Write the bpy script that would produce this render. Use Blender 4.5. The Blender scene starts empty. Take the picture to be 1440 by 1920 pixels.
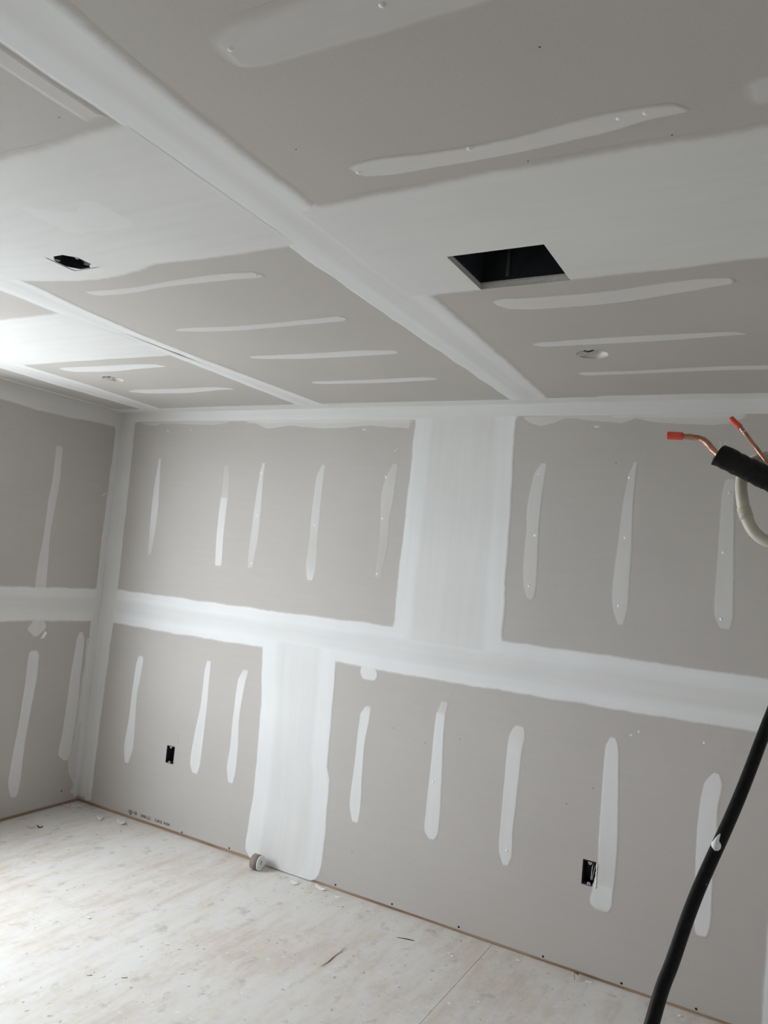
import bpy, bmesh, math, random
from mathutils import Vector, Matrix, noise

random.seed(7)
SC = bpy.context.scene
COL = SC.collection

# ------------------------------------------------------------------ camera
H = 2.45                      # ceiling height; back wall is y = 0, left wall is x = 0
cam_d = bpy.data.cameras.new('camera')
cam = bpy.data.objects.new('camera', cam_d)
COL.objects.link(cam)
cam_d.sensor_fit = 'VERTICAL'
cam_d.sensor_height = 36.0
cam_d.lens = 26.697
cam_d.clip_start = 0.02
CR, CU, CW = Vector((0.871, 0.4826, 0.0916)), Vector((-0.0474, -0.103, 0.9936)), Vector((-0.4889, 0.8698, 0.0668))
m = Matrix((CR, CU, -CW)).transposed().to_4x4()
m.translation = Vector((3.8811, -3.3712, 1.6431))
cam.matrix_world = m
SC.camera = cam

# ------------------------------------------------------------------ sky and daylight
W = bpy.data.worlds.new('overcast_sky')
SC.world = W
W.use_nodes = True
bg = W.node_tree.nodes['Background']
bg.inputs['Color'].default_value = (0.86, 0.93, 1.0, 1)      # even overcast sky
bg.inputs['Strength'].default_value = 8.0
WIN = (-2.65, -0.98, 0.70, 2.2)     # opening in the left wall: y0, y1, z0, z1
YF = -4.4                             # front wall
XR = 4.45                             # right wall

def portal(name, loc, rot, sx, sy):
    l = bpy.data.lights.new(name, 'AREA')
    l.shape = 'RECTANGLE'; l.size = sx; l.size_y = sy
    l.cycles.is_portal = True
    o = bpy.data.objects.new(name, l)
    COL.objects.link(o); o.location = loc; o.rotation_euler = rot
portal('window_left_offscreen', (-0.16, (WIN[0]+WIN[1])/2, (WIN[2]+WIN[3])/2), (0, -math.pi/2, 0), WIN[3]-WIN[2], WIN[1]-WIN[0])

vs = SC.view_settings
vs.view_transform = 'Standard'
vs.look = 'None'
vs.gamma = 1.0
vs.use_curve_mapping = False
vs.exposure = 1.2

# ------------------------------------------------------------------ materials
def new_mat(name):
    mt = bpy.data.materials.new(name); mt.use_nodes = True
    nt = mt.node_tree
    return mt, nt, nt.nodes['Principled BSDF']
def N(nt, t, **kw):
    n = nt.nodes.new(t)
    for k, v in kw.items(): setattr(n, k, v)
    return n
def noise_node(nt, vec, scale, detail=3, rough=0.5):
    n = N(nt, 'ShaderNodeTexNoise'); n.inputs['Scale'].default_value = scale
    n.inputs['Detail'].default_value = detail; n.inputs['Roughness'].default_value = rough
    if vec is not None: nt.links.new(vec, n.inputs['Vector'])
    return n.outputs['Fac']
def ramp(nt, fac, stops):
    r = N(nt, 'ShaderNodeValToRGB')
    el = r.color_ramp.elements
    while len(el) < len(stops): el.new(0.5)
    for e, (p, c) in zip(el, stops):
        e.position = p; e.color = c if len(c) == 4 else (*c, 1)
    nt.links.new(fac, r.inputs['Fac'])
    return r.outputs['Color']
def mixc(nt, fac, a, b, mode='MIX'):
    x = N(nt, 'ShaderNodeMix', data_type='RGBA', blend_type=mode)
    for s, v in ((0, fac), (6, a), (7, b)):
        if isinstance(v, (int, float)): x.inputs[s].default_value = v
        elif isinstance(v, tuple): x.inputs[s].default_value = v if len(v) == 4 else (*v, 1)
        else: nt.links.new(v, x.inputs[s])
    return x.outputs[2]
def math_n(nt, op, a, b=None, clamp=False):
    x = N(nt, 'ShaderNodeMath', operation=op, use_clamp=clamp)
    for i, v in enumerate((a, b)):
        if v is None: continue
        if isinstance(v, (int, float)): x.inputs[i].default_value = v
        else: nt.links.new(v, x.inputs[i])
    return x.outputs[0]
def mapping(nt, vec, scale):
    mp = N(nt, 'ShaderNodeMapping'); mp.inputs['Scale'].default_value = scale
    nt.links.new(vec, mp.inputs['Vector'])
    return mp.outputs['Vector']
def geo_pos(nt):
    return N(nt, 'ShaderNodeNewGeometry').outputs['Position']
def bump(nt, b, h, strength, dist):
    bn = N(nt, 'ShaderNodeBump'); bn.inputs['Strength'].default_value = strength; bn.inputs['Distance'].default_value = dist
    nt.links.new(h, bn.inputs['Height']); nt.links.new(bn.outputs['Normal'], b.inputs['Normal'])
def plain(name, col, rough=0.6, metal=0.0, var=0.0, scale=30, spec=0.5):
    mt, nt, b = new_mat(name)
    b.inputs['Specular IOR Level'].default_value = spec
    b.inputs['Roughness'].default_value = rough; b.inputs['Metallic'].default_value = metal
    c = (*col, 1)
    if var:
        f = noise_node(nt, geo_pos(nt), scale)
        nt.links.new(ramp(nt, f, [(0.3, tuple(x*(1-var) for x in col)), (0.7, tuple(min(1, x*(1+var)) for x in col))]), b.inputs['Base Color'])
    else: b.inputs['Base Color'].default_value = c
    return mt

PAPER = (0.490, 0.458, 0.426)
def make_paper():
    mt, nt, b = new_mat('drywall_paper')
    p = geo_pos(nt)
    f1 = noise_node(nt, p, 1.3, 3)
    f2 = noise_node(nt, p, 160, 2)
    f3 = noise_node(nt, mapping(nt, p, (0.7, 0.7, 9)), 5, 2)
    c = ramp(nt, f1, [(0.3, tuple(x*0.97 for x in PAPER)), (0.7, tuple(x*1.03 for x in PAPER))])
    c = mixc(nt, 0.05, c, ramp(nt, f2, [(0.35, (0.3, 0.29, 0.28)), (0.65, (0.66, 0.64, 0.61))]))
    c = mixc(nt, 0.04, c, ramp(nt, f3, [(0.35, (0.36, 0.35, 0.34)), (0.65, (0.62, 0.6, 0.58))]))
    nt.links.new(c, b.inputs['Base Color'])
    b.inputs['Roughness'].default_value = 0.75
    b.inputs['Specular IOR Level'].default_value = 0.3
    bump(nt, b, noise_node(nt, p, 300, 2), 0.08, 0.001)
    return mt

def make_compound(name, core, edge, rough=0.72):
    """dried joint compound on board paper; thins out to bare paper (or to the coat below) at its
    feathered rim (vertex attributes cov, opa, rim, under)"""
    mt, nt, b = new_mat(name)
    p = geo_pos(nt)
    at = lambda k: N(nt, 'ShaderNodeAttribute', attribute_name=k).outputs['Fac']
    cov, opa, rim, under = at('cov'), at('opa'), at('rim'), at('under')
    uv = N(nt, 'ShaderNodeUVMap').outputs['UV']
    n1 = noise_node(nt, p, 40, 4, 0.6)
    n2 = noise_node(nt, mapping(nt, uv, (1.0, 22, 1)), 1.3, 3)
    n3 = noise_node(nt, p, 2.2, 3)
    e = math_n(nt, 'ADD', cov, math_n(nt, 'MULTIPLY', math_n(nt, 'SUBTRACT', n1, 0.5), 0.45))
    sm = N(nt, 'ShaderNodeMapRange', interpolation_type='SMOOTHSTEP')
    nt.links.new(e, sm.inputs['Value']); sm.inputs['From Min'].default_value = 0.15; sm.inputs['From Max'].default_value = 0.95
    thin = math_n(nt, 'ADD', opa, math_n(nt, 'MULTIPLY', math_n(nt, 'SUBTRACT', n2, 0.5), 0.12), clamp=True)
    a = math_n(nt, 'MULTIPLY', sm.outputs['Result'], thin, clamp=True)
    a = math_n(nt, 'MULTIPLY', a, math_n(nt, 'GREATER_THAN', cov, 0.01))
    c = mixc(nt, rim, core, edge)
    c = mixc(nt, 0.07, c, ramp(nt, n2, [(0.3, tuple(x*0.8 for x in core)), (0.7, (0.9, 0.9, 0.9))]))
    c = mixc(nt, 0.14, c, ramp(nt, n3, [(0.3, tuple(x*0.82 for x in core)), (0.7, (0.9, 0.9, 0.89))]))
    base = mixc(nt, under, PAPER, (0.69, 0.68, 0.66))
    nt.links.new(mixc(nt, a, base, c), b.inputs['Base Color'])
    b.inputs['Roughness'].default_value = rough
    b.inputs['Specular IOR Level'].default_value = 0.3
    return mt

def make_plywood():
    mt, nt, b = new_mat('dusty_plywood')
    p = geo_pos(nt)
    info = N(nt, 'ShaderNodeObjectInfo').outputs['Random']
    grain = noise_node(nt, mapping(nt, p, (9, 1.6, 1)), 2.6, 7, 0.66)
    fig = N(nt, 'ShaderNodeTexWave', wave_type='BANDS', bands_direction='X')
    fig.inputs['Scale'].default_value = 2.2; fig.inputs['Distortion'].default_value = 9; fig.inputs['Detail'].default_value = 3
    nt.links.new(mapping(nt, p, (1.6, 0.35, 1)), fig.inputs['Vector'])
    wood = ramp(nt, grain, [(0.28, (0.33, 0.24, 0.15)), (0.5, (0.54, 0.425, 0.305)), (0.72, (0.64, 0.53, 0.40))])
    wood = mixc(nt, 0.3, wood, ramp(nt, fig.outputs['Color'], [(0.2, (0.36, 0.25, 0.16)), (0.8, (0.63, 0.51, 0.37))]))
    wood = mixc(nt, 0.12, wood, ramp(nt, info, [(0, (0.4, 0.3, 0.2)), (1, (0.65, 0.54, 0.4))]))
    # gypsum dust trodden into the boards in blotches
    d1 = noise_node(nt, p, 1.7, 4, 0.55)
    d2 = noise_node(nt, mapping(nt, p, (3, 1, 1)), 4.5, 5, 0.65)
    d3 = noise_node(nt, p, 38, 4, 0.7)
    d = math_n(nt, 'ADD', math_n(nt, 'MULTIPLY', d1, 0.55), math_n(nt, 'ADD', math_n(nt, 'MULTIPLY', d2, 0.5), math_n(nt, 'MULTIPLY', d3, 0.22)))
    dust = N(nt, 'ShaderNodeMapRange', interpolation_type='SMOOTHSTEP')
    nt.links.new(d, dust.inputs['Value']); dust.inputs['From Min'].default_value = 0.46; dust.inputs['From Max'].default_value = 0.76
    dust.inputs['To Min'].default_value = 0.42; dust.inputs['To Max'].default_value = 0.88
    c = mixc(nt, dust.outputs['Result'], wood, (0.72, 0.71, 0.69))
    # scuffs and dark smears
    s1 = noise_node(nt, mapping(nt, p, (5.5, 4.0, 1)), 2.3, 5, 0.62)
    sf = ramp(nt, s1, [(0.585, (0, 0, 0)), (0.70, (1, 1, 1))])
    c = mixc(nt, math_n(nt, 'MULTIPLY', sf, 0.45), c, (0.30, 0.285, 0.27))
    s2 = noise_node(nt, mapping(nt, p, (19, 13, 1)), 2.0, 3, 0.5)
    c = mixc(nt, math_n(nt, 'MULTIPLY', ramp(nt, s2, [(0.67, (0, 0, 0)), (0.72, (1, 1, 1))]), 0.6), c, (0.26, 0.22, 0.18))
    s3 = noise_node(nt, mapping(nt, p, (16, 16, 1)), 2.0, 3, 0.5)
    c = mixc(nt, math_n(nt, 'MULTIPLY', ramp(nt, s3, [(0.69, (0, 0, 0)), (0.73, (1, 1, 1))]), 0.7), c, (0.82, 0.82, 0.81))
    nt.links.new(c, b.inputs['Base Color'])
    b.inputs['Roughness'].default_value = 0.7
    b.inputs['Specular IOR Level'].default_value = 0.35
    bump(nt, b, grain, 0.15, 0.002)
    return mt

def make_lumber():
    mt, nt, b = new_mat('pine_lumber')
    p = geo_pos(nt)
    g = noise_node(nt, mapping(nt, p, (1.2, 1.2, 75)), 2.0, 4, 0.6)
    g2 = noise_node(nt, p, 3.0, 3)
    c = ramp(nt, g, [(0.36, (0.10, 0.055, 0.035)), (0.5, (0.34, 0.215, 0.135)), (0.68, (0.50, 0.36, 0.25))])
    c = mixc(nt, 0.35, c, ramp(nt, g2, [(0.35, (0.20, 0.125, 0.08)), (0.65, (0.50, 0.37, 0.26))]))
    nt.links.new(c, b.inputs['Base Color']); b.inputs['Roughness'].default_value = 0.7
    return mt

M = {}
M['paper'] = make_paper()
M['mud'] = make_compound('joint_compound', (0.69, 0.68, 0.66), (0.75, 0.75, 0.745))
M['mud_strip'] = make_compound('screw_row_compound', (0.73, 0.725, 0.715), (0.73, 0.725, 0.715))
M['mud_pale'] = make_compound('late_coat_compound', (0.745, 0.745, 0.735), (0.745, 0.745, 0.735))
M['mud_plain'] = plain('joint_compound_patch', (0.69, 0.68, 0.66), 0.72, var=0.05, scale=4, spec=0.3)
M['plywood'] = make_plywood()
M['lumber'] = make_lumber()
M['gypsum'] = plain('gypsum_chip', (0.80, 0.79, 0.76), 0.8, var=0.06, scale=120)
M['gypsum_edge'] = plain('gypsum_core', (0.66, 0.64, 0.61), 0.85, var=0.08, scale=150)
M['paper_scrap'] = plain('paper_scrap', (0.60, 0.57, 0.53), 0.8, var=0.1, scale=80)
M['white_dot'] = plain('fresh_compound', (0.90, 0.90, 0.89), 0.6)
M['screw'] = plain('black_phosphate_screw', (0.012, 0.012, 0.013), 0.5, 0.3)
M['black_plastic'] = plain('black_plastic', (0.020, 0.021, 0.025), 0.45, var=0.2)
M['dark_blue_plastic'] = plain('dark_box_plastic', (0.03, 0.032, 0.045), 0.5, var=0.2)
M['galv'] = plain('galvanized_steel', (0.55, 0.55, 0.54), 0.5, 0.35, var=0.1, scale=60)
M['duct'] = plain('shade_dark_duct', (0.028, 0.030, 0.034), 0.45, var=0.3, scale=12, spec=0.25)  # dark base colour stands in for the shade inside the duct
M['white_plastic'] = plain('white_plastic', (0.82, 0.81, 0.78), 0.5)
M['copper'] = plain('copper', (0.44, 0.235, 0.15), 0.42, 0.7, var=0.25, scale=90)
M['orange'] = plain('orange_plastic_cap', (0.80, 0.10, 0.055), 0.4, var=0.12, scale=60)
M['foam'] = plain('black_foam', (0.012, 0.012, 0.012), 0.45, var=0.3, scale=200, spec=0.2)
M['hose'] = plain('black_rubber', (0.010, 0.010, 0.010), 0.45, var=0.3, scale=150, spec=0.12)
M['ivory'] = plain('ivory_pvc', (0.60, 0.57, 0.47), 0.45, var=0.05, scale=40)
M['thread'] = plain('white_thread', (0.85, 0.85, 0.83), 0.7)
M['kraft'] = plain('brown_kraft_paper', (0.235, 0.19, 0.165), 0.7, var=0.15, scale=120)
M['tape_paper'] = plain('white_tape_paper', (0.82, 0.82, 0.80), 0.7, var=0.05, scale=200)
M['ink'] = plain('stamp_ink', (0.05, 0.05, 0.05), 0.7)
M['sheathing'] = plain('sheathing_board', (0.30, 0.23, 0.15), 0.8, var=0.15, scale=8)
M['white_frame'] = plain('white_vinyl_frame', (0.75, 0.75, 0.74), 0.4)
M['ground'] = plain('bounce_ground', (0.60, 0.60, 0.58), 0.8, var=0.08, scale=2)  # unseen ground, paleness raised to bounce daylight up to the ceiling
M['sliver'] = plain('wood_sliver', (0.33, 0.19, 0.11), 0.7, var=0.2, scale=60)
M['dark_sliver'] = plain('dark_sliver', (0.06, 0.05, 0.045), 0.7)

# ------------------------------------------------------------------ mesh helpers
def link(name, bm, mat, parent=None, smooth=False):
    me = bpy.data.meshes.new(name)
    bmesh.ops.recalc_face_normals(bm, faces=bm.faces[:])
    bm.to_mesh(me); bm.free()
    for mt in (mat if isinstance(mat, (list, tuple)) else [mat]): me.materials.append(M[mt] if isinstance(mt, str) else mt)
    if smooth:
        for p in me.polygons: p.use_smooth = True
    o = bpy.data.objects.new(name, me); COL.objects.link(o)
    if parent is not None: o.parent = parent
    return o
def tag(o, label, cat, group=None, kind=None):
    o['label'] = label; o['category'] = cat
    if group: o['group'] = group
    if kind: o['kind'] = kind
    return o
def empty(name, loc=(0, 0, 0)):
    o = bpy.data.objects.new(name, None); COL.objects.link(o); o.location = loc
    o.empty_display_size = 0.05
    return o
def part(name, bm, mat, parent, smooth=False, label=None):
    """child whose mesh was written in world coordinates"""
    o = link(name, bm, mat, parent, smooth)
    p = parent; off = Vector()
    while p is not None: off += p.location; p = p.parent
    o.matrix_parent_inverse = Matrix.Translation(-off)
    if label: o['label'] = label
    return o
def box(bm, x0, x1, y0, y1, z0, z1, mi=0):
    v = [bm.verts.new((x, y, z)) for x in (x0, x1) for y in (y0, y1) for z in (z0, z1)]
    for f in ((0, 1, 3, 2), (4, 6, 7, 5), (0, 4, 5, 1), (2, 3, 7, 6), (0, 2, 6, 4), (1, 5, 7, 3)):
        bm.faces.new([v[i] for i in f]).material_index = mi
    return v
def catmull(pts, n=8):
    P = [Vector(p) for p in pts]; P = [2*P[0]-P[1]] + P + [2*P[-1]-P[-2]]
    o = []
    for i in range(1, len(P)-2):
        for k in range(n):
            t = k/n; a, b, c, d = P[i-1:i+3]
            o.append(0.5*((2*b)+(c-a)*t+(2*a-5*b+4*c-d)*t*t+(3*b-a-3*c+d)*t**3))
    o.append(P[-2]); return o
def tube(bm, path, rad, seg=16, cap=True, mi=0, hollow=None):
    """tube along path; rad is a number or function(i, t)"""
    n = len(path); rings = []
    up = Vector((0.13, 0.2, 0.97)); prev = None
    for i, p in enumerate(path):
        t = (path[min(i+1, n-1)]-path[max(i-1, 0)]).normalized()
        if prev is None: s = t.cross(up).normalized()
        else: s = (prev-t*prev.dot(t)).normalized()
        prev = s; w = t.cross(s)
        r = rad(i, i/(n-1)) if callable(rad) else rad
        rings.append([bm.verts.new(p+(s*math.cos(a)+w*math.sin(a))*r) for a in (2*math.pi*k/seg for k in range(seg))])
    for a, b in zip(rings, rings[1:]):
        for k in range(seg):
            bm.faces.new((a[k], a[(k+1) % seg], b[(k+1) % seg], b[k])).material_index = mi
    if cap:
        bm.faces.new(rings[0][::-1]).material_index = mi; bm.faces.new(rings[-1]).material_index = mi
    return rings

class Plane:
    """a flat face of the room: a point of it is given as (a, b) plus a height off the face"""
    def __init__(s, f, n): s.f = f; s.n = Vector(n)
    def at(s, a, b, h=0.0): return Vector(s.f(a, b)) + s.n*h
BACK = Plane(lambda a, b: (a, 0, b), (0, -1, 0))
LEFT = Plane(lambda a, b: (0, a, b), (1, 0, 0))
CEIL = Plane(lambda a, b: (a, b, H), (0, 0, -1))

BANDS = {}            # plane -> full coats, so that thin rims lying on another coat show that coat
def axis_of(rows):
    return 0 if abs(rows[-1][0]-rows[0][0]) > abs(rows[-1][1]-rows[0][1]) else 1
def inside_band(spec, a, b):
    rows, ax, inset = spec
    t, o = (a, b) if ax == 0 else (b, a)
    rr = rows if rows[-1][ax] > rows[0][ax] else rows[::-1]
    if t < rr[0][ax] or t > rr[-1][ax]: return False
    for p, q in zip(rr, rr[1:]):
        if p[ax] <= t <= q[ax]:
            k = (t-p[ax])/max(1e-9, q[ax]-p[ax])
            return abs(o-(p[1-ax]+(q[1-ax]-p[1-ax])*k)) < p[2]+(q[2]-p[2])*k-inset
    return False
QUEUE = []
def compound(name, parent, plane, rows, mat='mud', thick=0.0008, feather=(0.02, 0.02), ends=(True, True), rnd=True,
             jag=0.002, wide=0.0, seed=0, step=0.02, endfeather=0.02, label=None):
    o = bpy.data.objects.new(name, bpy.data.meshes.new(name)); COL.objects.link(o); o.parent = parent
    if label: o['label'] = label
    spec = None
    if min(r[3] for r in rows) > 0.9 and not rnd:
        spec = (rows, axis_of(rows), max(feather)*0.5); BANDS.setdefault(plane, []).append(spec)
    thick = thick + 0.00002*len(QUEUE)
    QUEUE.append((o, plane, rows, mat, thick, feather, ends, rnd, jag, wide, seed, step, endfeather, spec))
    return o
def spread(o, plane, rows, mat, thick, feather, ends, rnd, jag, wide, seed, step, endfeather, spec):
    """a knife-spread band of joint compound: rows = (a, b, half width, opacity) along its middle,
    the section swells from nothing at the feathered edge to its full thickness"""
    ax = axis_of(rows)
    if rows[-1][ax] < rows[0][ax]: rows = rows[::-1]; ends = ends[::-1]
    nrm = Vector((0, 1)) if ax == 0 else Vector((1, 0))
    if rnd and len(rows) > 2:
        grow = max(feather)*0.30
        rows = [(r[0], r[1], r[2]+grow, r[3]) for r in rows]
        P = [rows[0]] + list(rows) + [rows[-1]]; fine = []
        for i in range(1, len(P)-2):
            for k in range(5):
                q = k/5; a_, b_, c_, d_ = P[i-1:i+3]
                v_ = [0.5*(2*b_[m]+(c_[m]-a_[m])*q+(2*a_[m]-5*b_[m]+4*c_[m]-d_[m])*q*q+(3*b_[m]-a_[m]-3*c_[m]+d_[m])*q**3) for m in range(4)]
                lin = [b_[m]+(c_[m]-b_[m])*q for m in range(4)]
                v_[ax] = lin[ax]; v_[3] = lin[3]; v_[2] = max(v_[2], 0.3*lin[2]); fine.append(tuple(v_))
        fine.append(rows[-1]); rows = fine
    S = [r[ax]-rows[0][ax] for r in rows]
    L = S[-1]; n = max(6, int(L/step))
    extra = [min(L/3, x) for x in (0.003, 0.008, endfeather)]
    if rnd:
        he = max(rows[0][2], rows[-1][2], 0.5*max(r[2] for r in rows))*1.1
        extra += [min(L/3, he*(1-math.cos(math.pi/2*k/8))) for k in range(1, 9)]
    ts = sorted(set([L*i/n for i in range(n+1)] + S[:] + extra + [L-x for x in extra]))
    ts = [ts[0]] + [q for p, q in zip(ts, ts[1:]) if q-p > 1e-5]
    bm = bmesh.new()
    lc, lo, lr, lu = (bm.verts.layers.float.new(k) for k in ('cov', 'opa', 'rim', 'under'))
    uvl = bm.loops.layers.uv.new('UVMap')
    uvs = {}; grid = []
    others = [s_ for s_ in BANDS.get(plane, []) if s_ is not spec]
    for s in ts:
        i = 0
        while i < len(S)-2 and s > S[i+1]: i += 1
        t = min(1, max(0, (s-S[i])/max(1e-9, S[i+1]-S[i])))
        A, B = rows[i], rows[i+1]
        ks = t
        c = Vector((A[0]+(B[0]-A[0])*t, A[1]+(B[1]-A[1])*t)); hw = A[2]+(B[2]-A[2])*ks; op = A[3]+(B[3]-A[3])*t
        w = [hw, hw]
        for k in range(2):
            if feather[k]: w[k] += jag*(noise.noise((s*30+seed*7.1, k*13.7+seed, 0.3))*0.6 + noise.noise((s*8+seed*3.3, k*5.1, seed*1.9))*1.6)
        if rnd:
            for e, dist in ((0, s), (1, L-s)):
                rlen = hw*0.95
                if ends[e] and dist < rlen:
                    x = dist/rlen; f = 0.30+0.70*math.sqrt(max(0.0, 1-(1-x)**2))
                    w = [v*f for v in w]
        ecov = 1.0
        for e, dist in ((0, s), (1, L-s)):
            if ends[e]: ecov = min(ecov, dist/endfeather)
        fl, fr = min(feather[0], w[0]*0.7), min(feather[1], w[1]*0.7)
        offs = [(-w[0], 0 if feather[0] else 1)]
        if feather[0]: offs += [(-w[0]+fl*0.5, 0.5), (-w[0]+fl, 1)]
        if wide: offs += [(-w[0]+wide, 1), (-w[0]+wide+0.03, 1)]
        offs += [((w[1]-w[0])/2, 1)]
        if wide: offs += [(w[1]-wide-0.03, 1), (w[1]-wide, 1)]
        if feather[1]: offs += [(w[1]-fr, 1), (w[1]-fr*0.5, 0.5)]
        offs += [(w[1], 0 if feather[1] else 1)]
        row = []
        for j, (off, cv) in enumerate(offs):
            cv = min(cv, ecov)
            pt = c + nrm*off
            v = bm.verts.new(plane.at(pt.x, pt.y, 0.0002+thick*min(1, cv)))
            v[lc] = cv; v[lo] = op
            v[lr] = 1.0 if wide and min(off+w[0], w[1]-off) <= wide+1e-5 else 0.0
            v[lu] = 1.0 if any(inside_band(q, pt.x, pt.y) for q in others) else 0.0
            uvs[v] = (s, off+seed*0.7); row.append(v)
        grid.append(row)
    for A, B in zip(grid, grid[1:]):
        for j in range(len(A)-1):
            f = bm.faces.new((A[j], A[j+1], B[j+1], B[j]))
            for l in f.loops: l[uvl].uv = uvs[l.vert]
    bm.normal_update()
    if sum((f.normal.dot(plane.n)*f.calc_area() for f in bm.faces)) < 0:
        bmesh.ops.reverse_faces(bm, faces=bm.faces[:])
    bm.to_mesh(o.data); bm.free()
    o.data.materials.append(M[mat])

def sheet(name, parent, plane, a0, a1, b0, b1, thick, holes=(), edge_mat='gypsum_edge'):
    """gypsum board a0..a1 x b0..b1 with its face in the plane; holes = [(centre, outline points)] cut right through"""
    bm = bmesh.new()
    As, Bs = {a0, a1}, {b0, b1}; cells = []
    for (ca, cb), poly in holes:
        ra = max(abs(p[0]-ca) for p in poly)*1.35; rb = max(abs(p[1]-cb) for p in poly)*1.35
        As |= {ca-ra, ca+ra}; Bs |= {cb-rb, cb+rb}; cells.append((ca, cb, ra, rb, poly))
    As, Bs = sorted(As), sorted(Bs)
    def quad(p, mi=0): bm.faces.new([bm.verts.new(v) for v in p]).material_index = mi
    for i in range(len(As)-1):
        for j in range(len(Bs)-1):
            ma, mb = (As[i]+As[i+1])/2, (Bs[j]+Bs[j+1])/2
            if any(abs(ma-c[0]) < c[2] and abs(mb-c[1]) < c[3] for c in cells): continue
            for h in (0, -thick):
                quad([plane.at(As[i], Bs[j], h), plane.at(As[i+1], Bs[j], h), plane.at(As[i+1], Bs[j+1], h), plane.at(As[i], Bs[j+1], h)])
    for ca, cb, ra, rb, poly in cells:
        angs = sorted(set([round(math.atan2(p[1]-cb, p[0]-ca), 6) for p in poly] + [round(math.atan2(sb*rb, sa*ra), 6) for sa in (-1, 1) for sb in (-1, 1)]))
        def hit_poly(t):
            dx, dy = math.cos(t), math.sin(t); best = None
            for k in range(len(poly)):
                x1, y1 = poly[k][0]-ca, poly[k][1]-cb; x2, y2 = poly[(k+1) % len(poly)][0]-ca, poly[(k+1) % len(poly)][1]-cb
                ex, ey = x2-x1, y2-y1; den = dx*ey-dy*ex
                if abs(den) < 1e-12: continue
                r = (x1*ey-y1*ex)/den; q = (x1*dy-y1*dx)/den
                if r > 0 and -1e-4 <= q <= 1+1e-4: best = r if best is None else min(best, r)
            return (ca+dx*best, cb+dy*best)
        def hit_box(t):
            dx, dy = math.cos(t), math.sin(t)
            r = min(ra/abs(dx) if abs(dx) > 1e-9 else 9, rb/abs(dy) if abs(dy) > 1e-9 else 9)
            return (ca+dx*r, cb+dy*r)
        for k in range(len(angs)):
            t1, t2 = angs[k], angs[(k+1) % len(angs)]
            p1, p2, q1, q2 = hit_poly(t1), hit_poly(t2), hit_box(t1), hit_box(t2)
            for h in (0, -thick):
                quad([plane.at(*p1, h), plane.at(*p2, h), plane.at(*q2, h), plane.at(*q1, h)])
            quad([plane.at(*p1, 0), plane.at(*p2, 0), plane.at(*p2, -thick), plane.at(*p1, -thick)], 1)
    for (pa, pb) in (((a0, b0), (a1, b0)), ((a1, b0), (a1, b1)), ((a1, b1), (a0, b1)), ((a0, b1), (a0, b0))):
        quad([plane.at(*pa, 0), plane.at(*pb, 0), plane.at(*pb, -thick), plane.at(*pa, -thick)], 1)
    bmesh.ops.remove_doubles(bm, verts=bm.verts[:], dist=1e-5)
    return link(name, bm, ['paper', edge_mat], parent)

def dot(name, parent, plane, a, b, r, mat, h=0.0016, dome=0.0008):
    bm = bmesh.new(); n = 10
    ring = [bm.verts.new(plane.at(a+r*math.cos(2*math.pi*k/n), b+r*math.sin(2*math.pi*k/n), h*0.3)) for k in range(n)]
    mid = [bm.verts.new(plane.at(a+.6*r*math.cos(2*math.pi*k/n), b+.6*r*math.sin(2*math.pi*k/n), h)) for k in range(n)]
    c = bm.verts.new(plane.at(a, b, h+dome))
    for k in range(n):
        j = (k+1) % n
        bm.faces.new((ring[k], ring[j], mid[j], mid[k])); bm.faces.new((mid[k], mid[j], c))
    return link(name, bm, mat, parent, True)

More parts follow.
